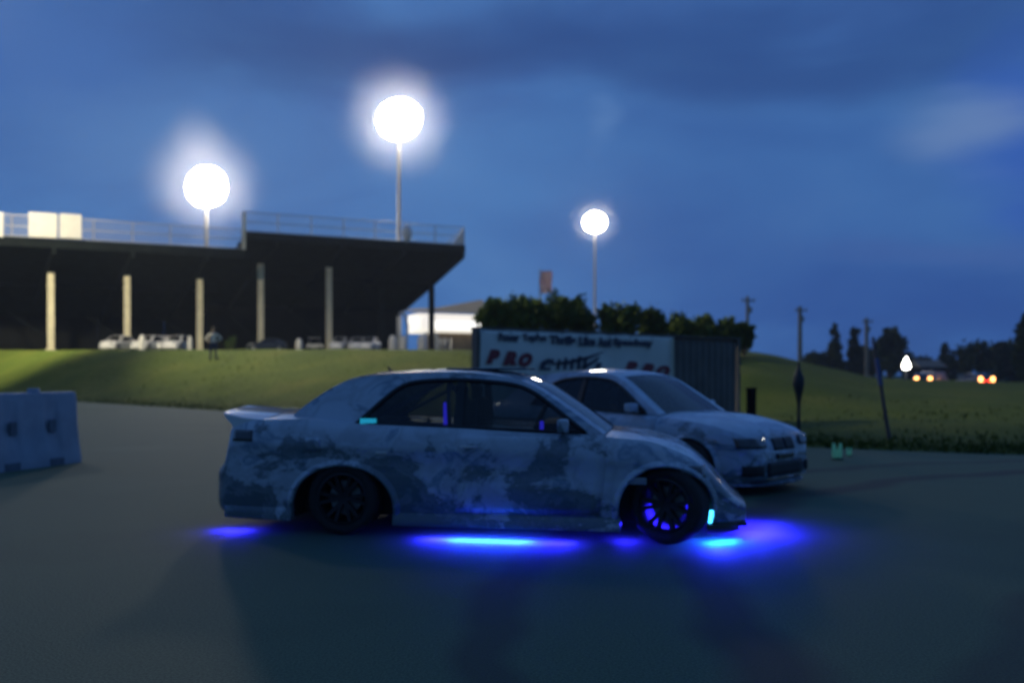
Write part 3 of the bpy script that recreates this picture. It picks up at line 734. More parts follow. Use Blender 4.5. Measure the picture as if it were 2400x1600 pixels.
# railing with chain-link infill
rh = 2.1
for k0, k1, base in ((0.1, KSPLIT, ZR), (KSPLIT+.2, 75, ZL)):
    rl = MB()
    for hh in (.08, rh*.5, rh): rl.tube([gp(k0, .1, base+hh), gp(k1, .1, base+hh)], .045, 5)
    k = k0
    while k < k1+.1:
        rl.tube([gp(k, .1, base-.3), gp(k, .1, base+rh)], .06, 5); k += 3.55
    r_ = rl.build('railing', M['galv'], gs)
    MB().grid([[tuple(gp(k0, .1, base+.1)), tuple(gp(k1, .1, base+.1))], [tuple(gp(k0, .1, base+rh)), tuple(gp(k1, .1, base+rh))]]).build('chain_link_infill', M['chainlink'], r_)
rl = MB()                                            # end railing following the rake + stair head
for hh in (.3, 1.1, rh): rl.tube([gp(.1, .1, ZR+hh), gp(.1, 15.6, ZR-6+hh)], .045, 5)
for j in range(6): rl.tube([gp(.1, .1+3.0*j, ZR-1.15*j-.4), gp(.1, .1+3.0*j, ZR-1.15*j+rh)], .05, 5)
rl.build('end_railing', M['galv'], gs)
mb = MB(); mb.add([gp(.15, .05, ZR+.1), gp(1.6, .05, ZR+.05), gp(.15, .05, ZR+2.0)], [(0, 1, 2)]); o = mb.build('stair_panel', M['white'], gs); md = o.modifiers.new('s', 'SOLIDIFY'); md.thickness = .08
mb = MB(); mb.box(tuple(gp(KSPLIT+.1, -.15, ZL+1.9)), (.34, .2, 3.9), R(23)); mb.build('step_post', M['cream'], gs)
# things on the railing
def on_rail(name, px0, px1, y0, y1, label, cat, m, group=None, depth=.25):
    # find depth of back edge at px
    def kat(px):
        a = (px-1200)/F; return (E0.x-a*E0.y)/(U.x-a*U.y)
    k0, k1 = kat(px0), kat(px1); a, b = E0-U*k0, E0-U*k1; c = (a+b)/2-V*.35
    z0, z1 = zpx(y0, c.y), zpx(y1, c.y)
    r = empty(name, (c.x, c.y, z0), math.atan2(U.y, U.x), label, cat, group); L_ = (a-b).length
    sg = MB().rbox((0, 0, (z1-z0)/2), (L_, depth, z1-z0), .06).build('panel', m, r)
    fr_ = MB()
    for zz in (.25, (z1-z0)-.25): fr_.box((0, depth/2+.05, zz), (L_*.98, .08, .08))
    fr_.build('frame', M['galv'], r)
    return r
on_rail('sign_board', 66, 133, 557, 499, 'wide bright white board on the grandstand railing at far left', 'sign', M['white'])
on_rail('sign_board', 138, 190, 559, 502, 'narrower white board on the railing, right of the wide one', 'sign', M['white'])
on_rail('sign_board', -30, 7, 555, 497, 'white board on the railing cut off by the left edge', 'sign', M['white'])
# dish by the second mast
kd = lambda px: (E0.x-(px-1200)/F*E0.y)/(U.x-(px-1200)/F*U.y)
pd = E0-U*kd(951)-V*.4; zc = zpx(546, pd.y)
ds = MB(); ds.lathe([(0, -.25), (.5, -.18), (.85, 0), (.95, .2), (.9, .2), (.5, -.05), (0, -.12)], axis='Y', n=20)
o = empty('satellite_dish', (pd.x, pd.y, zc-1), R(20), 'round white dish clamped to the grandstand railing beside the tallest mast', 'dish'); d_ = ds.build('dish', M['white'], o, smooth=40); d_.location = (0, 0, 1)
d_.scale = (.62, .8, 1.0); MB().tube([(0, .1, -.1), (0, .3, 1.0)], .06, 6).build('bracket', M['galv'], o)

# ------------------------------------------------------------------ floodlight masts
def mast(px, Y, ytop, ybase, rx, rz, label, zb=None, loc=None):
    p = loc or W(px, Y); zc = zpx(ytop, Y) if loc is None else loc.z
    z0 = gz(p.x, p.y) if zb is None else zb
    r = empty('floodlight_mast', (p.x, p.y, z0), R(-15), label, 'floodlight', 'tall floodlight masts')
    MB().tube([(0, 0, -.2), (0, 0, (zc-z0)*.5), (0, 0, zc-z0)], [.36, .30, .22], 12).build('pole', M['galv'], r, smooth=60)
    ar = MB(); 
    for dz in (-rz*.5, 0, rz*.5): ar.box((0, .25, zc-z0+dz), (rx*1.7, .2, .16))
    ar.box((0, .25, zc-z0), (.3, .3, rz*1.6)); ar.build('crossarm', M['galv'], r)
    bm = bmesh.new(); bmesh.ops.create_icosphere(bm, subdivisions=3, radius=1)
    for v in bm.verts:
        n_ = 1+.05*noise.noise(v.co*2.5+Vector((px, 0, 0)))
        v.co = Vector((v.co.x*rx*n_, v.co.y*rx*.55*n_, v.co.z*rz*n_))
    me = bpy.data.meshes.new('lamp_cluster'); bm.to_mesh(me); bm.free(); me.materials.append(M['flood'] if loc is None else M['flood_far']); me.polygons.foreach_set('use_smooth', [True]*len(me.polygons))
    o = bpy.data.objects.new('lamp_cluster', me); link(o, r); o.location = (0, 0, zc-z0)
    return r
mast(484, 118, 438, 0, 3.1, 2.85, 'lit floodlight mast rising behind the lower grandstand section, leftmost and lowest glow')
mast(935, 122, 280, 0, 3.35, 3.0, 'tallest lit floodlight mast above the higher grandstand section')
mast(1394, 190, 521, 0, 2.6, 2.3, 'small distant floodlight mast rising between the tree clumps')
mast(0, 0, 0, 0, 3.1, 2.8, 'floodlight mast beyond the left edge of the picture', loc=Vector((-38, 50, 30)))
mast(0, 0, 0, 0, 3.1, 2.8, 'unseen floodlight mast added far beyond the left edge of the picture', loc=Vector((-110, 112, 34)))  # added, like the next one, to put highlights on the cars
mast(0, 0, 0, 0, 3.1, 2.8, 'unseen floodlight mast added far beyond the right edge of the picture', loc=Vector((120, 150, 38)))  # second unseen mast added for glints on the car paint
def spot(name, loc, aim, power, angle, col, blend=.6, radius=1.5):
    l = bpy.data.lights.new(name, 'SPOT'); l.energy = power; l.spot_size = angle; l.spot_blend = blend; l.color = col; l.shadow_soft_size = radius
    o = bpy.data.objects.new(name, l); link(o); o.location = loc; d = (Vector(aim)-Vector(loc)).normalized(); o.rotation_euler = d.to_track_quat('-Z', 'Y').to_euler(); return o
spot('floodlight_beam', (-37.5, 51, 29.5), (-34, 92, 3), 440000, R(92), (1, .88, .60))
spot('floodlight_beam', (-36.5, 50, 29.5), (18, 58, 2), 720000, R(82), (1, .88, .55), .5)
def added_mist(name, px, py, Y, R0, dens, label, sq=(1, 1, 1), seed=0):  # local puffs put in to make the halos round the lamps
    c = W(px, Y, py); bm = bmesh.new(); bmesh.ops.create_icosphere(bm, subdivisions=3, radius=1)
    for v in bm.verts:
        v.co = v.co*(1+.12*noise.noise(v.co*1.3+Vector((seed, 0, 0)))); v.co = Vector((v.co.x*R0*sq[0], v.co.y*R0*sq[1], v.co.z*R0*sq[2]))
    me = bpy.data.meshes.new(name); bm.to_mesh(me); bm.free()
    m = bpy.data.materials.new(name); m.use_nodes = True; nt = m.node_tree; nt.nodes.clear(); out = N(nt, 'ShaderNodeOutputMaterial'); v = N(nt, 'ShaderNodeVolumePrincipled')
    v.inputs['Color'].default_value = (.90, .92, 1, 1); v.inputs['Anisotropy'].default_value = 0
    tc = N(nt, 'ShaderNodeTexCoord'); ln = N(nt, 'ShaderNodeVectorMath', operation='LENGTH'); nt.links.new(tc.outputs['Object'], ln.inputs[0])
    mr = N(nt, 'ShaderNodeMapRange', interpolation_type='SMOOTHSTEP'); mr.inputs['From Min'].default_value = R0*.45; mr.inputs['From Max'].default_value = R0*.97; mr.inputs['To Min'].default_value = dens; mr.inputs['To Max'].default_value = 0
    nt.links.new(ln.outputs['Value'], mr.inputs['Value']); nt.links.new(mr.outputs[0], v.inputs['Density']); nt.links.new(v.outputs[0], out.inputs['Volume'])
    me.materials.append(m); o = bpy.data.objects.new(name, me); link(o); o.location = c; tag(o, label, 'added_mist', kind='stuff')
added_mist('added_mist', 478, 425, 118, 9.8, .0064, 'mist puff added for the halo round the leftmost floodlight', (1, 1, 1), 1)
added_mist('added_mist', 462, 318, 118, 5.0, .007, 'mist puff added for the halo reaching above the leftmost floodlight', (.8, 1, 1), 5)
added_mist('added_mist', 935, 285, 122, 10, .0072, 'mist puff added for the halo round the tallest floodlight', (1, 1, 1), 2)
added_mist('added_mist', 1394, 521, 190, 7, .006, 'mist puff added for the faint halo round the small distant floodlight', (1, 1, 1), 3)

# ------------------------------------------------------------------ shipping container and banner
ct = empty('corrugated_fence', (C0.x, C0.y, 0), math.atan2(CU.y, CU.x), 'dark corrugated metal fence behind the cars, its left part under a white banner', 'fence')
CH = 2.50; CW = .22
M['cont'] = mat('container_paint', (.17, .15, .125), .8, var=.25, scale=1.2, bump=.1)
def corr(x0, x1, y, sgn):
    pts = []; x = x0; q = 0
    while x < x1:
        for dx, dy in ((0, 0), (.07, 0), (.105, .036), (.175, .036), (.21, 0)):
            if x+dx <= x1: pts.append((x+dx, y+sgn*dy))
        x += .28
    return pts
mb = MB(); pts = corr(.12, CLEN-.12, .03, 1)
mb.grid([[(x, y, .14) for x, y in pts], [(x, y, CH-.10) for x, y in pts]])
for xx in (.04, CLEN-.04): mb.grid([[(xx, .06, .14), (xx, CW-.06, .14)], [(xx, .06, CH-.1), (xx, CW-.06, CH-.1)]])
mb.build('sheeting', M['cont'], ct)
fr_ = MB()
for x in (.06, CLEN-.06):
    fr_.box((x, CW/2, CH/2), (.12, CW, CH))
for y in (.17,):
    for z in (.08, CH-.06): fr_.box((CLEN/2, y, z), (CLEN-.28, .10, .12))
fr_.build('frame', M['cont'], ct)
mb = MB(); mb.box((CLEN/2, CW/2, CH+.02), (CLEN+.04, CW+.06, .04)); mb.build('capping', M['cont'], ct)
# doors' locking bars on the right part of the long side: dark vertical rods
# banner
bl = 6.68
BL0 = .02
bn = empty('banner', tuple(C0+CU*BL0-CN*.06), math.atan2(CU.y, CU.x), 'wide white banner with PRO in maroon and a dark slogan line, on the fence', 'banner')
rows = []
ztop = lambda x: CH-.02-.0*x
for j in range(24):
    v = j/23; row = []
    for i in range(90):
        x = bl*i/89; z = lerp(.55, ztop(x)-.015*math.sin(math.pi*((x/bl*7) % 1)), v)
        y = -.02-.012*math.sin(x*5.2+v*2)-.012*noise.noise(Vector((x*2.2, v*2.5, 1)))-.01*math.sin(v*9+x)
        row.append((x, y, z))
    rows.append(row)
o = MB().grid(rows).build('sheet', M['banner'], bn, smooth=80); md = o.modifiers.new('s', 'SOLIDIFY'); md.thickness = .004
for i in range(9):
    for z in (CH-.06, .6): gr = MB().lathe([(.012, -.008), (.028, -.008), (.028, .0), (.012, .0)], (.08+i*(bl-.16)/8, -.052, z), 'Y', 10, closed=True).build('eyelet', M['galv'], bn)
def textmesh(s, size, m, parent, x, z, name='lettering', width=None, shear=0, height=None, rot=0, y=-.062, bold=.0):
    cu = bpy.data.curves.new(name, 'FONT'); cu.body = s; cu.size = size; cu.shear = shear; cu.extrude = .003; cu.offset = bold; cu.resolution_u = 3
    o = bpy.data.objects.new(name, cu); link(o)
    dg = bpy.context.evaluated_depsgraph_get(); me = bpy.data.meshes.new_from_object(o.evaluated_get(dg)); bpy.data.objects.remove(o)
    xs = [v.co.x for v in me.vertices]; ys = [v.co.y for v in me.vertices]; x0, x1, y0, y1 = min(xs), max(xs), min(ys), max(ys)
    sx = width/(x1-x0) if width else 1; sy = height/(y1-y0) if height else sx
    for v in me.vertices: v.co = Vector(((v.co.x-x0)*sx, (v.co.y-y0)*sy, v.co.z))
    me.materials.clear(); me.materials.append(m)
    o = bpy.data.objects.new(name, me); link(o, parent); o.location = (x, y, z); o.rotation_euler = (R(90), rot, 0); return o
# pixel column on banner -> local x
def bx(px, y0=0):
    a = (px-1200)/F; return ((a*C0.y-C0.x)/(CU.x-a*CU.y))-BL0
def bz(px, py):
    x = bx(px)+BL0; return zpx(py, C0.y+CU.y*x)
for wd, a, b in (('Power', 290, 520), ('TopFun', 552, 820), ('Thrills', 850, 1140), ('Like', 1175, 1360), ('And', 1382, 1528), ('Speedway', 1552, 1990)):
    pa, pb = 1100+a/4.704, 1100+b/4.704
    ya = 760+lerp(190, 280, (a-290)/1700)/4.704; yt = 760+lerp(92, 168, (a-290)/1700)/4.704
    textmesh(wd, .3, M['navy'], bn, bx(pa), bz(pa, ya), width=bx(pb)-bx(pa), height=bz(pa, yt)-bz(pa, ya), bold=.018)
def pro(p0, y0, p1, y1, hgt):
    for ch, t in zip('PRO', (0, .36, .70)):
        a = lerp(p0, p1, t); b = a+(p1-p0)*.31; ya = lerp(y0, y1, t)
        textmesh(ch, .5, M['maroon'], bn, bx(a), bz(a, ya), width=bx(b)-bx(a), height=hgt, shear=.35, bold=.055)
pro(1132, 853, 1240, 863, .35)
pro(1454, 876, 1562, 888, .34)
# dark brush-like emblem with rising swoosh in the middle of the banner
em = MB()
def ep(px, py): return (bx(px), -.064, bz(px, py))
def blob(pts): em.add([ep(*p) for p in pts]+[(q[0], q[1]+.004, q[2]) for q in [ep(*p) for p in pts]], [tuple(range(len(pts)))])
blob([(1256, 866), (1262, 848), (1276, 840), (1292, 842), (1290, 850), (1276, 850), (1268, 862), (1284, 860), (1282, 868)])
for x, t in ((1296, 842), (1312, 838), (1328, 840), (1344, 834), (1358, 836)): blob([(x, 866), (x+4, t), (x+11, t), (x+8, 866)])
blob([(1258, 854), (1320, 846), (1372, 834), (1415, 821), (1372, 842), (1320, 855)])
blob([(1352, 860), (1376, 848), (1400, 833), (1392, 846), (1366, 864)])
blob([(1385, 862), (1392, 850), (1404, 850), (1398, 864)])
em.build('emblem', M['navy'], bn)
MB().box((bl-.06, -.075, 1.9), (.05, .02, 1.15)).build('edge_batten', M['cream'], bn)

# ------------------------------------------------------------------ trees
def tree(name, X, Y, zbase, lobes, m, label, cat='tree', group=None, leaf=.22, n=900, trunk_r=.14, trunk_top=None, seed=0):
    """lobes: (dx, dy, z, rx, rz) relative to base"""
    rnd = random.Random(seed*77+int(abs(X)*10)+3)
    r = empty(name, (X, Y, zbase), 0, label, cat, group)
    top = trunk_top or max(l[2] for l in lobes)
    t = MB(); t.tube([(0, 0, -.3), (.05, 0, top*.35), (-.04, .05, top*.7), (0, 0, top)], [trunk_r*1.3, trunk_r, trunk_r*.8, trunk_r*.3], 8)
    for (dx, dy, z, rx, rz) in lobes:
        t.tube([(0, 0, max(.2, z-rz*1.4)*.6), (dx*.5, dy*.5, z-rz*.5), (dx, dy, z+rz*.3)], [trunk_r*.6, trunk_r*.4, trunk_r*.15], 5)
    t.build('trunk', M['bark'], r, smooth=60)
    cr = MB(); tot = sum(l[3]*l[3]*l[4] for l in lobes)
    for (dx, dy, z, rx, rz) in lobes:
        k = int(n*(rx*rx*rz)/tot)+40; cl = []
        for _ in range(max(6, k//14)):
            d = Vector((rnd.gauss(0, 1), rnd.gauss(0, 1), rnd.gauss(0, 1))).normalized(); rr = rnd.uniform(.55, 1.06)
            cl.append(Vector((d.x*rx*rr, d.y*rx*rr, d.z*rz*rr)))
        for i in range(k):
            c = rnd.choice(cl); o_ = Vector((rnd.gauss(0, .16)*rx, rnd.gauss(0, .16)*rx, rnd.gauss(0, .15)*rz))
            p = Vector((dx, dy, z))+c+o_
            if p.z < .15: continue
            a = Vector((rnd.gauss(0, 1), rnd.gauss(0, 1), rnd.gauss(0, 1))).normalized(); b = a.cross(Vector((rnd.random(), rnd.random(), rnd.random()+.1))).normalized(); s = leaf*rnd.uniform(.6, 1.3)
            cr.add([p-a*s, p+b*s*.45, p+a*s, p-b*s*.45], [(0, 1, 2, 3)])
    cr.build('crown', m, r)
    return r
def treepx(px, Y, ytop, wpx, m, label, ybot=None, seed=0, shape='round', **kw):
    X = (px-1200)/F*Y; zb = gz(X, Y); zt_ = zpx(ytop, Y); h = zt_-zb; w_ = wpx/F*Y/2
    zl = (zpx(ybot, Y)-zb) if ybot else h*.25
    rnd = random.Random(seed+px)
    if shape == 'cone':
        lobes = [(0, 0, lerp(zl, h, (i+.5)/5), w_*(1-.16*i), h/6) for i in range(5)]
    else:
        lobes = [(0, 0, (zl+h)/2, w_*.72, (h-zl)*.42)]
        for i in range(6):
            an = i*1.05+rnd.random(); lobes.append((math.cos(an)*w_*.55, math.sin(an)*w_*.4, lerp(zl, h, rnd.uniform(.3, .8)), w_*.42, (h-zl)*.24))
    return tree('tree', X, Y, zb, lobes, m, label, seed=seed+px, **kw)
G1 = 'trees behind the fence'
for (px, Y, yt, wp, yb, lab) in (
    (1160, 40, 698, 90, 800, 'low bushy tree behind the left end of the banner'),
    (1228, 40, 684, 110, 800, 'bushy tree left of the striped flag, above the banner'),
    (1305, 41, 684, 110, 800, 'bushy tree right of the striped flag, above the banner'),
    (1362, 42, 694, 80, 800, 'bushy tree just left of the small distant mast'),
    (1452, 42, 708, 118, 810, 'lighter green round tree just right of the small distant mast'),
    (1530, 43, 717, 80, 820, 'round tree above the right corner of the banner'),
    (1592, 44, 733, 80, 830, 'low tree above the bare left part of the fence'),
    (1650, 44, 738, 80, 830, 'low tree above the middle of the bare fence'),
    (1705, 44, 742, 80, 840, 'low tree above the right part of the fence'),
    (1742, 45, 758, 58, 820, 'drooping tree overhanging the right end of the fence')):
    treepx(px, Y, yt, wp, M['leaf'], lab, yb, group=G1, leaf=.16, n=2400, seed=1, trunk_r=.1)
G2 = 'trees on the dark skyline at right'
for (px, Y, yt, wp, yb, lab, sh) in (
    (1912, 150, 826, 70, 880, 'low dark shrub on the skyline right of the tallest wooden pole', 'round'),
    (1958, 150, 775, 44, 880, 'narrow dark tree, leftmost of the skyline trees', 'cone'),
    (2003, 152, 776, 42, 880, 'narrow dark tree next to the second wooden pole', 'cone'),
    (2085, 150, 764, 88, 890, 'tall broad dark tree left of the bright white lamp', 'round'),
    (2150, 175, 828, 90, 900, 'low dark tree behind the bright white lamp', 'round'),
    (2215, 165, 812, 48, 900, 'small pointed dark tree between the lamp and the large round one', 'cone'),
    (2300, 150, 792, 150, 905, 'large round dark tree behind the cars with red lights', 'round'),
    (2368, 148, 800, 70, 905, 'dark tree beside the large round one near the right edge', 'round'),
    (2410, 110, 742, 70, 905, 'tall dark tree cut off by the right edge', 'round'),
    (2040, 158, 812, 60, 890, 'low dark tree behind the leaning pole', 'round')):
    treepx(px, Y, yt, wp, M['leaf_dark'], lab, yb, group=G2, leaf=.6, n=1500, seed=2, shape=sh, trunk_r=.3)

# ------------------------------------------------------------------ poles, posts, flag
def upole(px, Y, ytop, wpx, label, m=M['wood'], arm=True):
    X = (px-1200)/F*Y; zb = gz(X, Y); h = zpx(ytop, Y)-zb; r_ = wpx/F*Y/2
    o = empty('utility_pole', (X, Y, zb), R(10), label, 'pole', 'wooden utility poles')
    MB().tube([(0, 0, -.3), (0, 0, h*.5), (0, 0, h)], [r_*1.15, r_, r_*.85], 10).build('pole', m, o, smooth=60)
    if arm:
        a = MB(); a.box((0, -r_, h-.35), (1.1, .1, .12)); [a.lathe([(.03, 0), (.05, .06), (.02, .12)], (x, -r_, h-.28), 'Z', 8) for x in (-.45, .45)]
        a.build('crossarm', M['wood'], o)
        MB().lathe([(.0, 0), (.16, .02), (.16, .45), (.0, .5)], (.22, 0, h-1.3), 'Z', 10).build('transformer', M['galv'], o, smooth=40)
upole(1875, 72, 718, 10, 'pale wooden utility pole on the grassy crest, nearest the fence')
upole(2031, 80, 745, 9, 'wooden utility pole among the skyline trees')
upole(1752, 66, 694, 8, 'utility pole rising behind the tree at the fence end')
# tall thin flag above the trees
p = W(1279, 62); zb = gz(p.x, p.y); fl = empty('flag_pole', (p.x, p.y, zb), 0, 'pole carrying a pale red and white striped flag above the trees', 'flagpole')
zt_ = zpx(630, 62)-zb; MB().tube([(-.42, 0, 0), (-.42, 0, zt_)], .05, 8).build('pole', M['galv'], fl)
fg = empty('flag', (p.x-.36, p.y, zpx(688, 62)), R(-35), 'pale red and white striped flag hanging above the trees', 'flag')
M['fred'] = mat('flag_red', (.55, .10, .09), .7, var=.1); M['fblue'] = mat('flag_blue', (.05, .07, .25), .7, var=.1); M['fwhite'] = mat('flag_white', (.78, .72, .70), .7, var=.05)
mb = MB(); fw, fh = .95, 1.62
for j in range(11):
    rr = [[(fw*j/11+fw/11*q, .07*math.sin(v*1.1+j*.7+q*.7), fh*v/8) for v in range(9)] for q in (0, 1)]
    mb.grid(rr, mi=j % 2)
o = mb.build('stripes', [M['fred'], M['fwhite']], fg)
# dark post with tied bag, leaning pole, stub
p = W(1872, 18.7); zb = gz(p.x, p.y)
o = empty('marker_post', (p.x, p.y, zb), 0, 'dark post with a bulging dark cover tied near its top, on the grass', 'post')
MB().tube([(0, 0, -.1), (0, 0, 1.66-zb)], [.045, .03], 8).build('post', M['black'], o, smooth=60)
cv = MB(); cv.lathe([(.03, 1.70-zb), (.05, 1.58-zb), (.10, 1.46-zb), (.16, 1.36-zb), (.165, 1.20-zb), (.12, 1.05-zb), (.075, .9-zb), (.05, .8-zb)], n=14)
for i, v in enumerate(cv.v):
    n_ = 1+.22*noise.noise(Vector(v)*6); cv.v[i] = (v[0]*n_, v[1]*n_, v[2])
cv.v = [(x*.72, y*.72, z) for x, y, z in cv.v]; cv.build('cover', M['black'], o, smooth=60)
a = W(2085, 18.0, 1040); b = W(2046, 19.0, 790)
o = empty('leaning_pole', (a.x, a.y, gz(a.x, a.y)), 0, 'thin dark pole leaning left with a blue sleeve on its upper half', 'pole')
d = b-Vector((a.x, a.y, gz(a.x, a.y)))
MB().tube([d*-.02, d*.5, d], [.045, .04, .03], 8).build('pole', M['black'], o, smooth=60)
M['blue'] = mat('blue_sleeve', (.02, .06, .18), .5); MB().tube([d*.52, d*.78], .05, 8).build('sleeve', M['blue'], o, smooth=60)
p = W(1761, 24); o = empty('utility_box', (p.x, p.y, gz(p.x, p.y)), R(20), 'small dark utility cabinet on the grass beside the fence end', 'cabinet')
MB().rbox((0, 0, .5), (.20, .2, 1.0), .02).build('cabinet', M['concrete'], o); MB().rbox((0, 0, 1.02), (.24, .24, .05), .015).build('lid', M['concrete'], o); MB().box((0, -.104, .55), (.14, .006, .7)).build('door', M['concrete'], o)
# reflective markers on the asphalt edge, their returned light put in as glow
for (px, py, s, lab) in ((1962, 1076, 1.0, 'pale green reflective marker standing at the edge of the asphalt'), (1990, 1068, .55, 'smaller dim green marker beside the brighter one at the asphalt edge')):
    Y = H*F/(py-HOR); p = W(px, Y); o = empty('road_marker', (p.x, p.y, 0), 0, lab, 'marker')
    k = s
    MB().lathe([(0, 0), (.10*k, 0), (.10*k, .015*k), (.05*k, .03*k), (0, .03*k)], n=14).build('base', M['rubber'], o)
    mb = MB()
    for x in (-.04, .04): mb.tube([(x*k*.7, 0, .03*k), (x*k, 0, .10*k), (x*1.5*k, 0, .27*k)], [.045*k, .05*k, .022*k], 8)
    mb.build('reflector', M['green'], o, smooth=60)
# litter at foot of second pole
p = W(2031, 74, 885); o = empty('equipment_pile', (p.x, p.y, gz(p.x, p.y)), 0, 'small pile of pale and tan gear at the foot of the second wooden pole', 'equipment')
MB().rbox((0, 0, .35), (.75, .6, .9), .15, R(20)).build('tan_crate', M['wood'], o); MB().rbox((-1.3, 0, .3), (.9, .5, .3), .1, R(-10)).build('pale_sack', M['white'], o)

# ------------------------------------------------------------------ barrier on the left
bd = Vector((-.4, -1.5, 0)).normalized()
br_ = empty('plastic_barrier', (-7.25, 14.0, 0), math.atan2(bd.y, bd.x), 'pale blue-white plastic barrier block at the left edge of the asphalt', 'barrier')
prof = [(.26, 0), (.26, .08), (.235, .22), (.17, .60), (.15, 1.0), (.12, 1.14), (.0, 1.15)]
rows = []
for i in range(41):
    x = 2.0*i/40; e = max(0, 1-min(x, 2-x)/.06); sl = 0
    q = []
    for (y, z) in prof + [(-y, z) for y, z in prof[-2::-1]]:
        dy = y*(1-.12*e)
        if .28 < z < .9 and (abs(x-.55) < .13 or abs(x-1.35) < .13): dy *= .72          # moulded recesses
        q.append((x, dy, z))
    rows.append(q)
mb = MB().grid(rows); mb.add(rows[0], [tuple(range(len(rows[0])))]); mb.add(rows[-1], [tuple(range(len(rows[0])))[::-1]])
mb.build('block', M['plastic'], br_, smooth=30)
for x in (.75, 1.55): MB().lathe([(.09, 1.13), (.09, 1.19), (.075, 1.21), (0, 1.21)], (x, 0, 0), 'Z', 14).build('filler_cap', M['plastic'], br_, smooth=40)
for x in (.55, 1.4): MB().box((x, 0, .06), (.28, .535, .11)).build('slot_shade_block', M['plastic_shade'], br_)  # solid dark boxes standing in for the shade inside the slots
for x in (.55, 1.3):
    for s in (-1, 1): MB().rbox((x, s*.165, .62), (.13, .03, .20), .012).build('recess_shade_block', M['plastic_shade'], br_)  # dark blocks put where the recesses would be in shade

# ------------------------------------------------------------------ person on the bank
def person(X, Y, height, label, shirt, trousers, raise_=False, rz=0, group=None):
    z0 = gz(X, Y); k = height/1.75
    J = {'pel': (0, 0, .93), 'bel': (0, 0, 1.06), 'ch': (0, -.01, 1.28), 'nk': (0, 0, 1.47), 'hd': (0, -.01, 1.56), 'ht': (0, -.01, 1.68)}
    Rr = {'pel': .15, 'bel': .135, 'ch': .155, 'nk': .055, 'hd': .095, 'ht': .085}
    E_ = [('pel', 'bel'), ('bel', 'ch'), ('ch', 'nk'), ('nk', 'hd'), ('hd', 'ht')]
    for s, t in ((-1, 'L'), (1, 'R')):
        J.update({'hp'+t: (s*.10, 0, .88), 'kn'+t: (s*.13, -.02, .49), 'an'+t: (s*.15, .02, .09), 'ft'+t: (s*.17, -.13, .04), 'sh'+t: (s*.19, 0, 1.40)})
        Rr.update({'hp'+t: .095, 'kn'+t: .062, 'an'+t: .045, 'ft'+t: .04, 'sh'+t: .07})
        if raise_: J.update({'el'+t: (s*.42, .04, 1.16), 'wr'+t: (s*.22, -.10, 1.02), 'hn'+t: (s*.17, -.13, .98)})
        else: J.update({'el'+t: (s*.25, .02, 1.12), 'wr'+t: (s*.24, -.08, .88), 'hn'+t: (s*.23, -.12, .80)})
        Rr.update({'el'+t: .048, 'wr'+t: .033, 'hn'+t: .036})
        E_ += [('pel', 'hp'+t), ('hp'+t, 'kn'+t), ('kn'+t, 'an'+t), ('an'+t, 'ft'+t), ('ch', 'sh'+t), ('sh'+t, 'el'+t), ('el'+t, 'wr'+t), ('wr'+t, 'hn'+t)]
        for q in range(4):                                   # fingers
            n_ = 'f%d' % q+t; h_ = J['hn'+t]; up_ = -1
            J[n_] = (h_[0]+(q-1.5)*.022, h_[1]-.015, h_[2]+up_*(.075-.008*abs(q-1.5))); Rr[n_] = .010; E_.append(('hn'+t, n_))
        n_ = 'th'+t; h_ = J['hn'+t]; J[n_] = (h_[0]-s*.05, h_[1]-.02, h_[2]+-.02); Rr[n_] = .011; E_.append(('hn'+t, n_))
    keys = list(J); me = bpy.data.meshes.new('person'); me.from_pydata([Vector(J[q])*k for q in keys], [(keys.index(a), keys.index(b)) for a, b in E_], [])
    o = bpy.data.objects.new('person', me); link(o); sk = o.modifiers.new('k', 'SKIN')
    for i, q in enumerate(keys):
        v = me.skin_vertices[0].data[i]; v.radius = (Rr[q]*k, Rr[q]*k*(.72 if q in ('pel', 'bel', 'ch') else 1)); v.use_root = (q == 'pel')
    o.modifiers.new('s', 'SUBSURF').levels = 2
    bake(o, 180); me = o.data
    for m_ in (shirt, trousers, M['skin'], M['black']): me.materials.append(m_)
    for p_ in me.polygons:
        c = p_.center/k; ax = abs(c.x)
        if c.z < .09: i = 3
        elif (ax > .2 and c.z < .98) or (raise_ and c.y < -.1 and c.z > .85): i = 2
        elif c.z > 1.45 and ax < .14: i = 2
        elif c.z < .96 and ax < .22: i = 1
        else: i = 0
        p_.material_index = i
    o.location = (X, Y, z0); o.rotation_euler = (0, 0, rz); tag(o, label, 'person', group)
    hb = MB(); hb.lathe([(0, 1.765), (.05, 1.755), (.09, 1.71), (.102, 1.65), (.098, 1.60), (.085, 1.59)], (0, .012, 0), n=16)
    hb.v = [(x*k, y*k, z*k) for x, y, z in hb.v]; hb.build('hair', M['hair'], o, smooth=60)
    return o
M['shirt'] = mat('white_shirt', (.84, .78, .66), .9, var=.06)
p = W(500, 47.5); person(p.x, p.y, 1.84, 'person in a white top and dark blue trousers, hands on hips, near the third column', M['shirt'], M['jeans'], True, R(5))

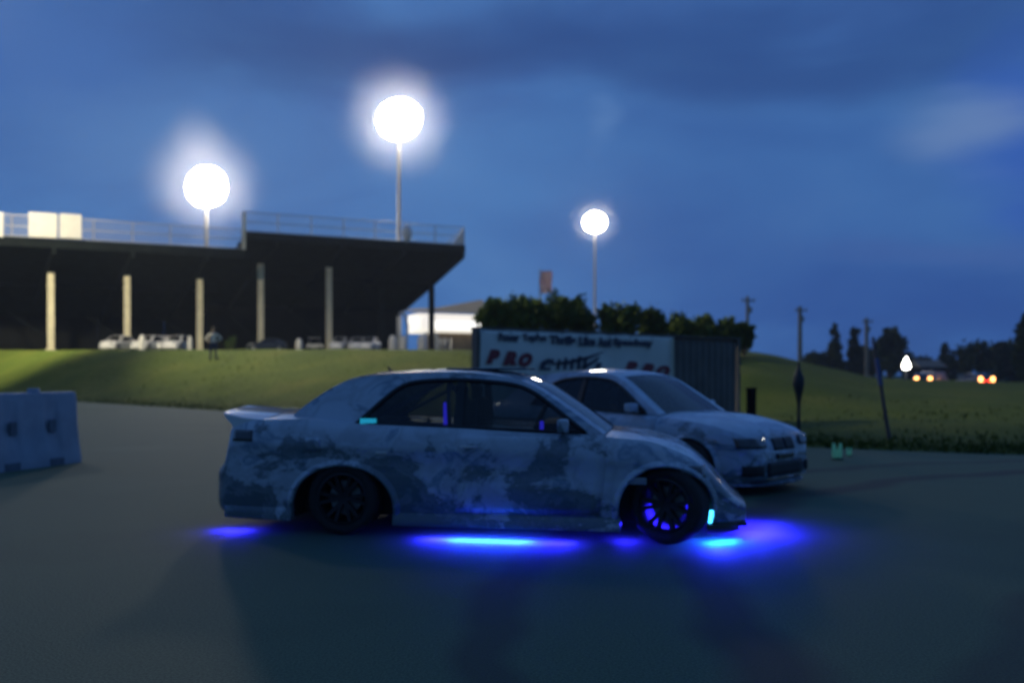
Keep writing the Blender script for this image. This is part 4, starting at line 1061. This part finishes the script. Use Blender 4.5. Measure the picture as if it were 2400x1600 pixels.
# ------------------------------------------------------------------ things under the grandstand
def gpos(px, Y): return W(px, Y)
GW = 'white cars parked under the grandstand'
cars = [(276, 86, 95, 'white car parked end-on just left of the second cream column'),
        (350, 86, 100, 'left one of the three white cars between the second and third columns'),
        (377, 88, 85, 'middle one of the three white cars between the second and third columns'),
        (414, 86, 88, 'white car parked end-on nearest the left side of the third column'),
        (797, 97, 92, 'white car just right of the fifth column under the high stand'),
        (838, 97, 85, 'left one of two white cars standing close together under the high stand'),
        (866, 97, 95, 'right one of two white cars standing close together under the high stand')]
for i, (px, Y, rz, lab) in enumerate(cars):
    c = far if i == 0 else clone(far)
    if i == 0: pass
    p = gpos(px, Y); c.location = (p.x, p.y, gz(p.x, p.y)); c.rotation_euler = (0, 0, R(-rz)); c.scale = (1, 1, 1.06)
    tag(c, lab, 'car', GW)
def recolour(root, m):
    for ch in root.children:
        for q in [ch]+list(ch.children):
            if q.type == 'MESH' and M['white_car'].name in [x.name for x in q.data.materials if x]:
                q.data = q.data.copy()
                for i, x in enumerate(q.data.materials):
                    if x == M['white_car']: q.data.materials[i] = m
c = clone(far); p = gpos(623, 90); c.location = (p.x, p.y, gz(p.x, p.y)); c.rotation_euler = (0, 0, R(200)); c.scale = (.62, .9, .9); c.scale = (.9, .9, .9)
tag(c, 'dark car parked right of the fourth cream column', 'car', 'dark car'); recolour(c, M['dark_car']); del c['group']
# cars far right
for px, py, mt, lab, rz in ((2158, 916, M['dark_car'], 'dark car with glowing tail lights left of the pale van', 70), (2281, 918, M['dark_car'], 'dark car with two bright red and amber lights near the right edge', 92)):
    Y = 88; p = W(px, Y, py); c = clone(far); c.location = (p.x, p.y, gz(p.x, p.y)-.0); c.rotation_euler = (0, 0, R(rz)); recolour(c, mt); tag(c, lab, 'car'); 
    if 'group' in c: del c['group']
    [MB().rbox((-2.37, s*.62, .86), (.08, .36, .55), .04).build('reversing_light', M['amber'], c) for s in (-1, 1)]; [MB().rbox((-2.36, s*.42, .62), (.08, .5, .45), .04).build('tail_lamp', M['redlamp'], c) for s in (-1, 1)]
# pale van
p = W(2192, 88); o = empty('van', (p.x, p.y, gz(p.x, p.y)), R(20), 'small pale van between the two cars with lights', 'van')
mb = MB(); rows = []
for y in (-.8, .8): rows.append([(-1.1, y, .3), (1.1, y, .3), (1.15, y, .8), (.8, y, 1.0), (.4, y, 1.75), (-1.05, y, 1.8)])
mb.grid(rows, wrap=True); mb.add(rows[0], [tuple(range(6))]); mb.add(rows[1], [tuple(range(6))[::-1]]); mb.build('body', M['grey_car'], o, bevel=.06)
for x in (-.7, .7):
    for y in (-.78, .78): MB().lathe([(0, -.1), (.30, -.1), (.32, 0), (.30, .1), (0, .1)], (x, y, .31), 'Y', 16).build('wheel', M['rubber'], o)
MB().add([(.83, -.7, 1.04), (.83, .7, 1.04), (.46, .62, 1.66), (.46, -.62, 1.66)], [(0, 1, 2, 3)]).build('windscreen', M['glass_dark'], o)
# yard lamp
p = W(2124, 100); zb = gz(p.x, p.y); zc = zpx(852, 100)
o = empty('yard_light', (p.x, p.y, zb), 0, 'bright white flame-shaped yard light in front of the dark trees', 'lamp')
MB().tube([(0, 0, 0), (0, 0, zc-zb)], .08, 8).build('post', M['galv'], o)
MB().lathe([(0, zc-zb-.7), (.4, zc-zb-.55), (.45, zc-zb-.2), (.25, zc-zb+.3), (.08, zc-zb+.7), (0, zc-zb+.85)], n=16).build('lamp', M['whitelamp'], o, smooth=60)
p = W(2170, 120); zb = gz(p.x, p.y); o = empty('shed', (p.x, p.y, zb), R(15), 'small dim shed behind the parked van', 'shed')
MB().box((0, 0, 1.2), (4, 3, 2.6)).build('wall', M['concrete'], o)
MB().add([(-2.2, -1.7, 2.45), (2.2, -1.7, 2.45), (2.2, 1.7, 2.45), (-2.2, 1.7, 2.45), (-2.2, 0, 3.5), (2.2, 0, 3.5)], [(0, 1, 5, 4), (2, 3, 4, 5), (0, 4, 3), (1, 2, 5), (0, 3, 2, 1)]).build('roof', M['roofing'], o)
# white bins / barrels
GB_ = 'white drums near the grandstand columns'
for px, Y, wd, ht, lab in ((333, 84, .62, 1.6, 'slim white drum left of the group of three white cars'), (445, 85, .45, 1.5, 'thin white bollard just left of the third column'),
        (701, 92, .75, 1.35, 'white drum between the fourth and fifth columns'), (920, 98, .95, 1.8, 'tall white drum, left one of the pair under the stand end'),
        (945, 98, .90, 1.75, 'tall white drum, right one of the pair under the stand end'), (990, 100, 1.15, 1.9, 'broad white drum left of the dark end column')):
    p = W(px, Y); o = empty('drum', (p.x, p.y, gz(p.x, p.y)), 0, lab, 'drum', GB_); w_ = wd/2
    MB().lathe([(0, 0), (w_*.96, 0), (w_, .08), (w_*.97, ht*.33), (w_, ht*.35), (w_*.97, ht*.37), (w_*.97, ht*.64), (w_, ht*.66), (w_*.94, ht*.7), (w_*.6, ht*.96), (0, ht*.97)], n=18).build('drum_body', M['white'], o, smooth=40)
    MB().lathe([(0, ht*.97), (w_*.3, ht*.97), (w_*.28, ht*1.02), (0, ht*1.02)], n=12).build('lid', M['galv'], o, smooth=40)
# golf cart
p = W(738, 99); o = empty('golf_cart', (p.x, p.y, gz(p.x, p.y)), R(8), 'small open white cart with a canopy left of the fifth column', 'cart')
MB().rbox((0, 0, .55), (1.9, 1.0, .42), .1).build('body', M['white'], o); MB().rbox((-.1, 0, 1.5), (1.3, 1.0, .06), .02).build('canopy', M['white'], o)
mb = MB(); [mb.tube([(x, y, .7), (x*.95, y, 1.5)], .025, 6) for x in (-.65, .5) for y in (-.45, .45)]; mb.build('canopy_frame', M['galv'], o)
MB().rbox((-.15, 0, .85), (.5, .9, .3), .06).build('seat', M['seat'], o)
for x in (-.62, .62):
    for y in (-.46, .46): MB().lathe([(0, -.08), (.22, -.08), (.24, 0), (.22, .08), (0, .08)], (x, y, .24), 'Y', 14).build('wheel', M['rubber'], o)
# shrub
treepx(541, 92, 787, 30, M['leaf'], 'small pale shrub at the foot of the stand between third and fourth columns', 822, leaf=.1, n=500, seed=4, trunk_r=.05)
# people by the end column
GP = 'people in pale clothes by the end column'
for px, Y, lab, s_ in ((1031, 96, 'person in pale clothes standing just right of the dark end column', M['shirt']), (1043, 97, 'person in pale clothes in the middle of the small group by the end column', M['shirt']), (1056, 96, 'person in pale clothes at the right of the small group by the end column', M['shirt'])):
    p = W(px, Y); person(p.x, p.y, 1.7, lab, s_, M['white'], False, R(px % 7*20), GP)
# concession building
Yb = 118; pL, pR = W(972, Yb), W(1125, Yb+4); cx = (pL+pR)/2; zb = gz(cx.x, cx.y)
wdt = (pR-pL).length; o = empty('concession_building', (cx.x, cx.y, zb), math.atan2(pR.y-pL.y, pR.x-pL.x), 'low building with brown wall and glaring white canopy right of the stand', 'building')
MB().box((wdt*.18, 2.8, 1.3), (wdt*.62, 5, 2.6)).build('wall', M['brick'], o)
can = MB(); rows = []
for x in (-wdt/2, -wdt/2+.6, wdt/2):
    s_ = .35 if x == -wdt/2 else 1
    rows.append([(x, y*s_+(1-s_)*2, 2.55+(z-2.55)*(.55 if x == -wdt/2 else 1)) for y, z in ((-.6, 2.55), (-1.0, 3.0), (-1.0, 4.2), (-.7, 4.8), (.5, 5.2), (5.0, 5.2), (5.0, 2.55))])
can.grid(rows, wrap=True); can.add(rows[0], [tuple(range(7))]); can.add(rows[-1], [tuple(range(7))[::-1]])
can.build('canopy', emit('self_glow_canopy', (1, .92, .80), .95), o, bevel=.1)  # light falling on the canopy is put in as its own glow
MB().add([(-wdt*.55, -1, 5.25), (wdt*.62, -1, 5.25), (wdt*.62, 5.5, 6.0), (-wdt*.55, 5.5, 6.0), (wdt*.62, 2, 7.6), (wdt*.1, 2, 6.4)], [(0, 1, 4, 5), (5, 4, 2, 3), (0, 5, 3), (1, 2, 4)]).build('roof', M['roofing'], o)
for x in (-.36, -.2): MB().rbox((wdt*x, -.7, 1.3), (.35, .35, 2.5), .04).build('canopy_post', M['white'], o)
MB().box((wdt*.08, -1.04, 3.5), (wdt*.80, .08, 1.05)).build('canopy_glow_panel', emit('canopy_band_glow', (1, .95, .86), 1.5), o)  # glowing panel added for the brightest band of the canopy
# curved pale lamp arm at the stand corner
p = W(950, 104); zb = gz(p.x, p.y); o = empty('downpipe', (p.x, p.y, zb), 0, 'pale curved pipe hanging at the lower corner of the stand end', 'pipe')
zz = lambda y: zpx(y, 104)-zb
MB().tube([(-.75, 0, zz(736)), (-.3, 0, zz(730)), (.05, 0, zz(742)), (.3, 0, zz(765)), (.2, 0, zz(792)), (.15, 0, 0)], [.16, .2, .16, .14, .12, .1], 8).build('pipe', M['white'], o, smooth=60)
MB().lathe([(.14, 0), (.22, 0), (.22, .08), (.14, .1)], (.15, 0, 0), 'Z', 12).build('foot', M['galv'], o)

# ------------------------------------------------------------------ haze
hz = MB(); hz.box((0, 130, 22), (460, 420, 58)); hb = hz.build('haze', M['white']); hb.data.materials.clear()
hm = bpy.data.materials.new('evening_haze'); hm.use_nodes = True; nt = hm.node_tree; nt.nodes.clear()
ho = N(nt, 'ShaderNodeOutputMaterial'); hv = N(nt, 'ShaderNodeVolumePrincipled'); hv.inputs['Color'].default_value = (.70, .82, 1, 1); hv.inputs['Density'].default_value = .0004; hv.inputs['Anisotropy'].default_value = .3
nt.links.new(hv.outputs[0], ho.inputs['Volume']); hb.data.materials.append(hm); hb['kind'] = 'stuff'; hb['label'] = 'thin damp evening haze glowing around the floodlights'; hb['category'] = 'haze'

# ------------------------------------------------------------------ sky
w = bpy.data.worlds.new('World'); sc.world = w; w.use_nodes = True; nt = w.node_tree; L = nt.links
bg = nt.nodes['Background']; tc = N(nt, 'ShaderNodeTexCoord')
mp = N(nt, 'ShaderNodeMapping'); mp.inputs['Scale'].default_value = (1, .7, 2.6); mp.inputs['Rotation'].default_value = (0, R(-6), 0); L.new(tc.outputs['Generated'], mp.inputs['Vector'])
n1 = N(nt, 'ShaderNodeTexNoise'); n1.inputs['Scale'].default_value = 2.3; n1.inputs['Detail'].default_value = 7; n1.inputs['Roughness'].default_value = .56; n1.inputs['Distortion'].default_value = .7
L.new(mp.outputs[0], n1.inputs['Vector'])
r1 = ramp(nt, [(.25, (.034, .085, .28)), (.45, (.050, .145, .42)), (.60, (.068, .195, .50)), (.80, (.10, .25, .56))]); L.new(n1.outputs['Fac'], r1.inputs['Fac'])
# warped direction for the named cloud masses
n2 = N(nt, 'ShaderNodeTexNoise'); n2.inputs['Scale'].default_value = 3.2; n2.inputs['Detail'].default_value = 3; L.new(mp.outputs[0], n2.inputs['Vector'])
sb = N(nt, 'ShaderNodeVectorMath', operation='SUBTRACT'); L.new(n2.outputs['Color'], sb.inputs[0]); sb.inputs[1].default_value = (.5, .5, .5)
ms = N(nt, 'ShaderNodeVectorMath', operation='SCALE'); L.new(sb.outputs[0], ms.inputs[0]); ms.inputs['Scale'].default_value = .22
wv = N(nt, 'ShaderNodeVectorMath', operation='ADD'); L.new(tc.outputs['Generated'], wv.inputs[0]); L.new(ms.outputs[0], wv.inputs[1])
cur = r1.outputs['Color']
def skyblob(px, py, sx, sz, col, amt):
    global cur
    d = Vector(((px-1200)/F, 1, (HOR-py)/F)).normalized()
    s_ = N(nt, 'ShaderNodeVectorMath', operation='SUBTRACT'); L.new(wv.outputs[0], s_.inputs[0]); s_.inputs[1].default_value = d
    m_ = N(nt, 'ShaderNodeVectorMath', operation='MULTIPLY'); L.new(s_.outputs[0], m_.inputs[0]); m_.inputs[1].default_value = (F/sx, F/sx*.6, F/sz)
    l_ = N(nt, 'ShaderNodeVectorMath', operation='LENGTH'); L.new(m_.outputs[0], l_.inputs[0])
    r_ = N(nt, 'ShaderNodeMapRange', interpolation_type='SMOOTHSTEP'); r_.inputs['From Min'].default_value = .15; r_.inputs['From Max'].default_value = 1.25; r_.inputs['To Min'].default_value = amt; r_.inputs['To Max'].default_value = 0
    L.new(l_.outputs['Value'], r_.inputs['Value'])
    x_ = N(nt, 'ShaderNodeMix', data_type='RGBA'); L.new(r_.outputs[0], x_.inputs['Factor']); L.new(cur, x_.inputs['A']); x_.inputs['B'].default_value = (*col, 1); cur = x_.outputs['Result']
DK = (.023, .070, .25); LT = (.085, .22, .52); MD = (.055, .12, .34)
skyblob(900, 90, 800, 150, DK, .75); skyblob(1900, 120, 700, 150, DK, .7)
skyblob(1800, 400, 600, 170, (.042, .135, .40), .6); skyblob(1150, 480, 500, 180, (.07, .21, .52), .6)
skyblob(120, 90, 280, 160, (.045, .15, .46), .8); skyblob(2400, 300, 160, 220, (.030, .10, .50), .7)
skyblob(2100, 720, 600, 160, (.028, .085, .33), .7); skyblob(450, 370, 350, 160, LT, .55); skyblob(2250, 290, 130, 90, (.16, .27, .52), .75); skyblob(1425, 340, 40, 70, (.12, .26, .56), .5); skyblob(2150, 560, 260, 60, (.07, .14, .40), .5); skyblob(1650, 590, 500, 130, (.035, .105, .36), .6)
sp_ = N(nt, 'ShaderNodeSeparateXYZ'); L.new(tc.outputs['Generated'], sp_.inputs[0])
bk = N(nt, 'ShaderNodeMapRange'); bk.inputs['From Min'].default_value = .25; bk.inputs['From Max'].default_value = -.6; bk.inputs['To Min'].default_value = 1; bk.inputs['To Max'].default_value = .6; L.new(sp_.outputs['Y'], bk.inputs['Value'])
sc_ = N(nt, 'ShaderNodeVectorMath', operation='SCALE'); L.new(cur, sc_.inputs[0]); L.new(bk.outputs[0], sc_.inputs['Scale']); cur = sc_.outputs[0]
L.new(cur, bg.inputs['Color']); bg.inputs['Strength'].default_value = .88

# ------------------------------------------------------------------ camera
cam = bpy.data.cameras.new('Camera'); co = bpy.data.objects.new('Camera', cam); link(co)
co.location = (0, 0, H); co.rotation_euler = (R(90), 0, 0); cam.sensor_width = 36; cam.lens = 36*F/2400; cam.shift_y = (HOR-800)/2400
cam.clip_end = 3000; cam.clip_start = .05
cam.dof.use_dof = True; cam.dof.focus_distance = 3.2; cam.dof.aperture_fstop = 1.6
sc.camera = co
sc.view_settings.view_transform = 'Standard'; sc.view_settings.look = 'None'; sc.view_settings.exposure = 0; sc.view_settings.gamma = 1
sc.cycles.use_denoising = True; sc.cycles.volume_bounces = 0; sc.cycles.max_bounces = 6; sc.cycles.volume_step_rate = 5
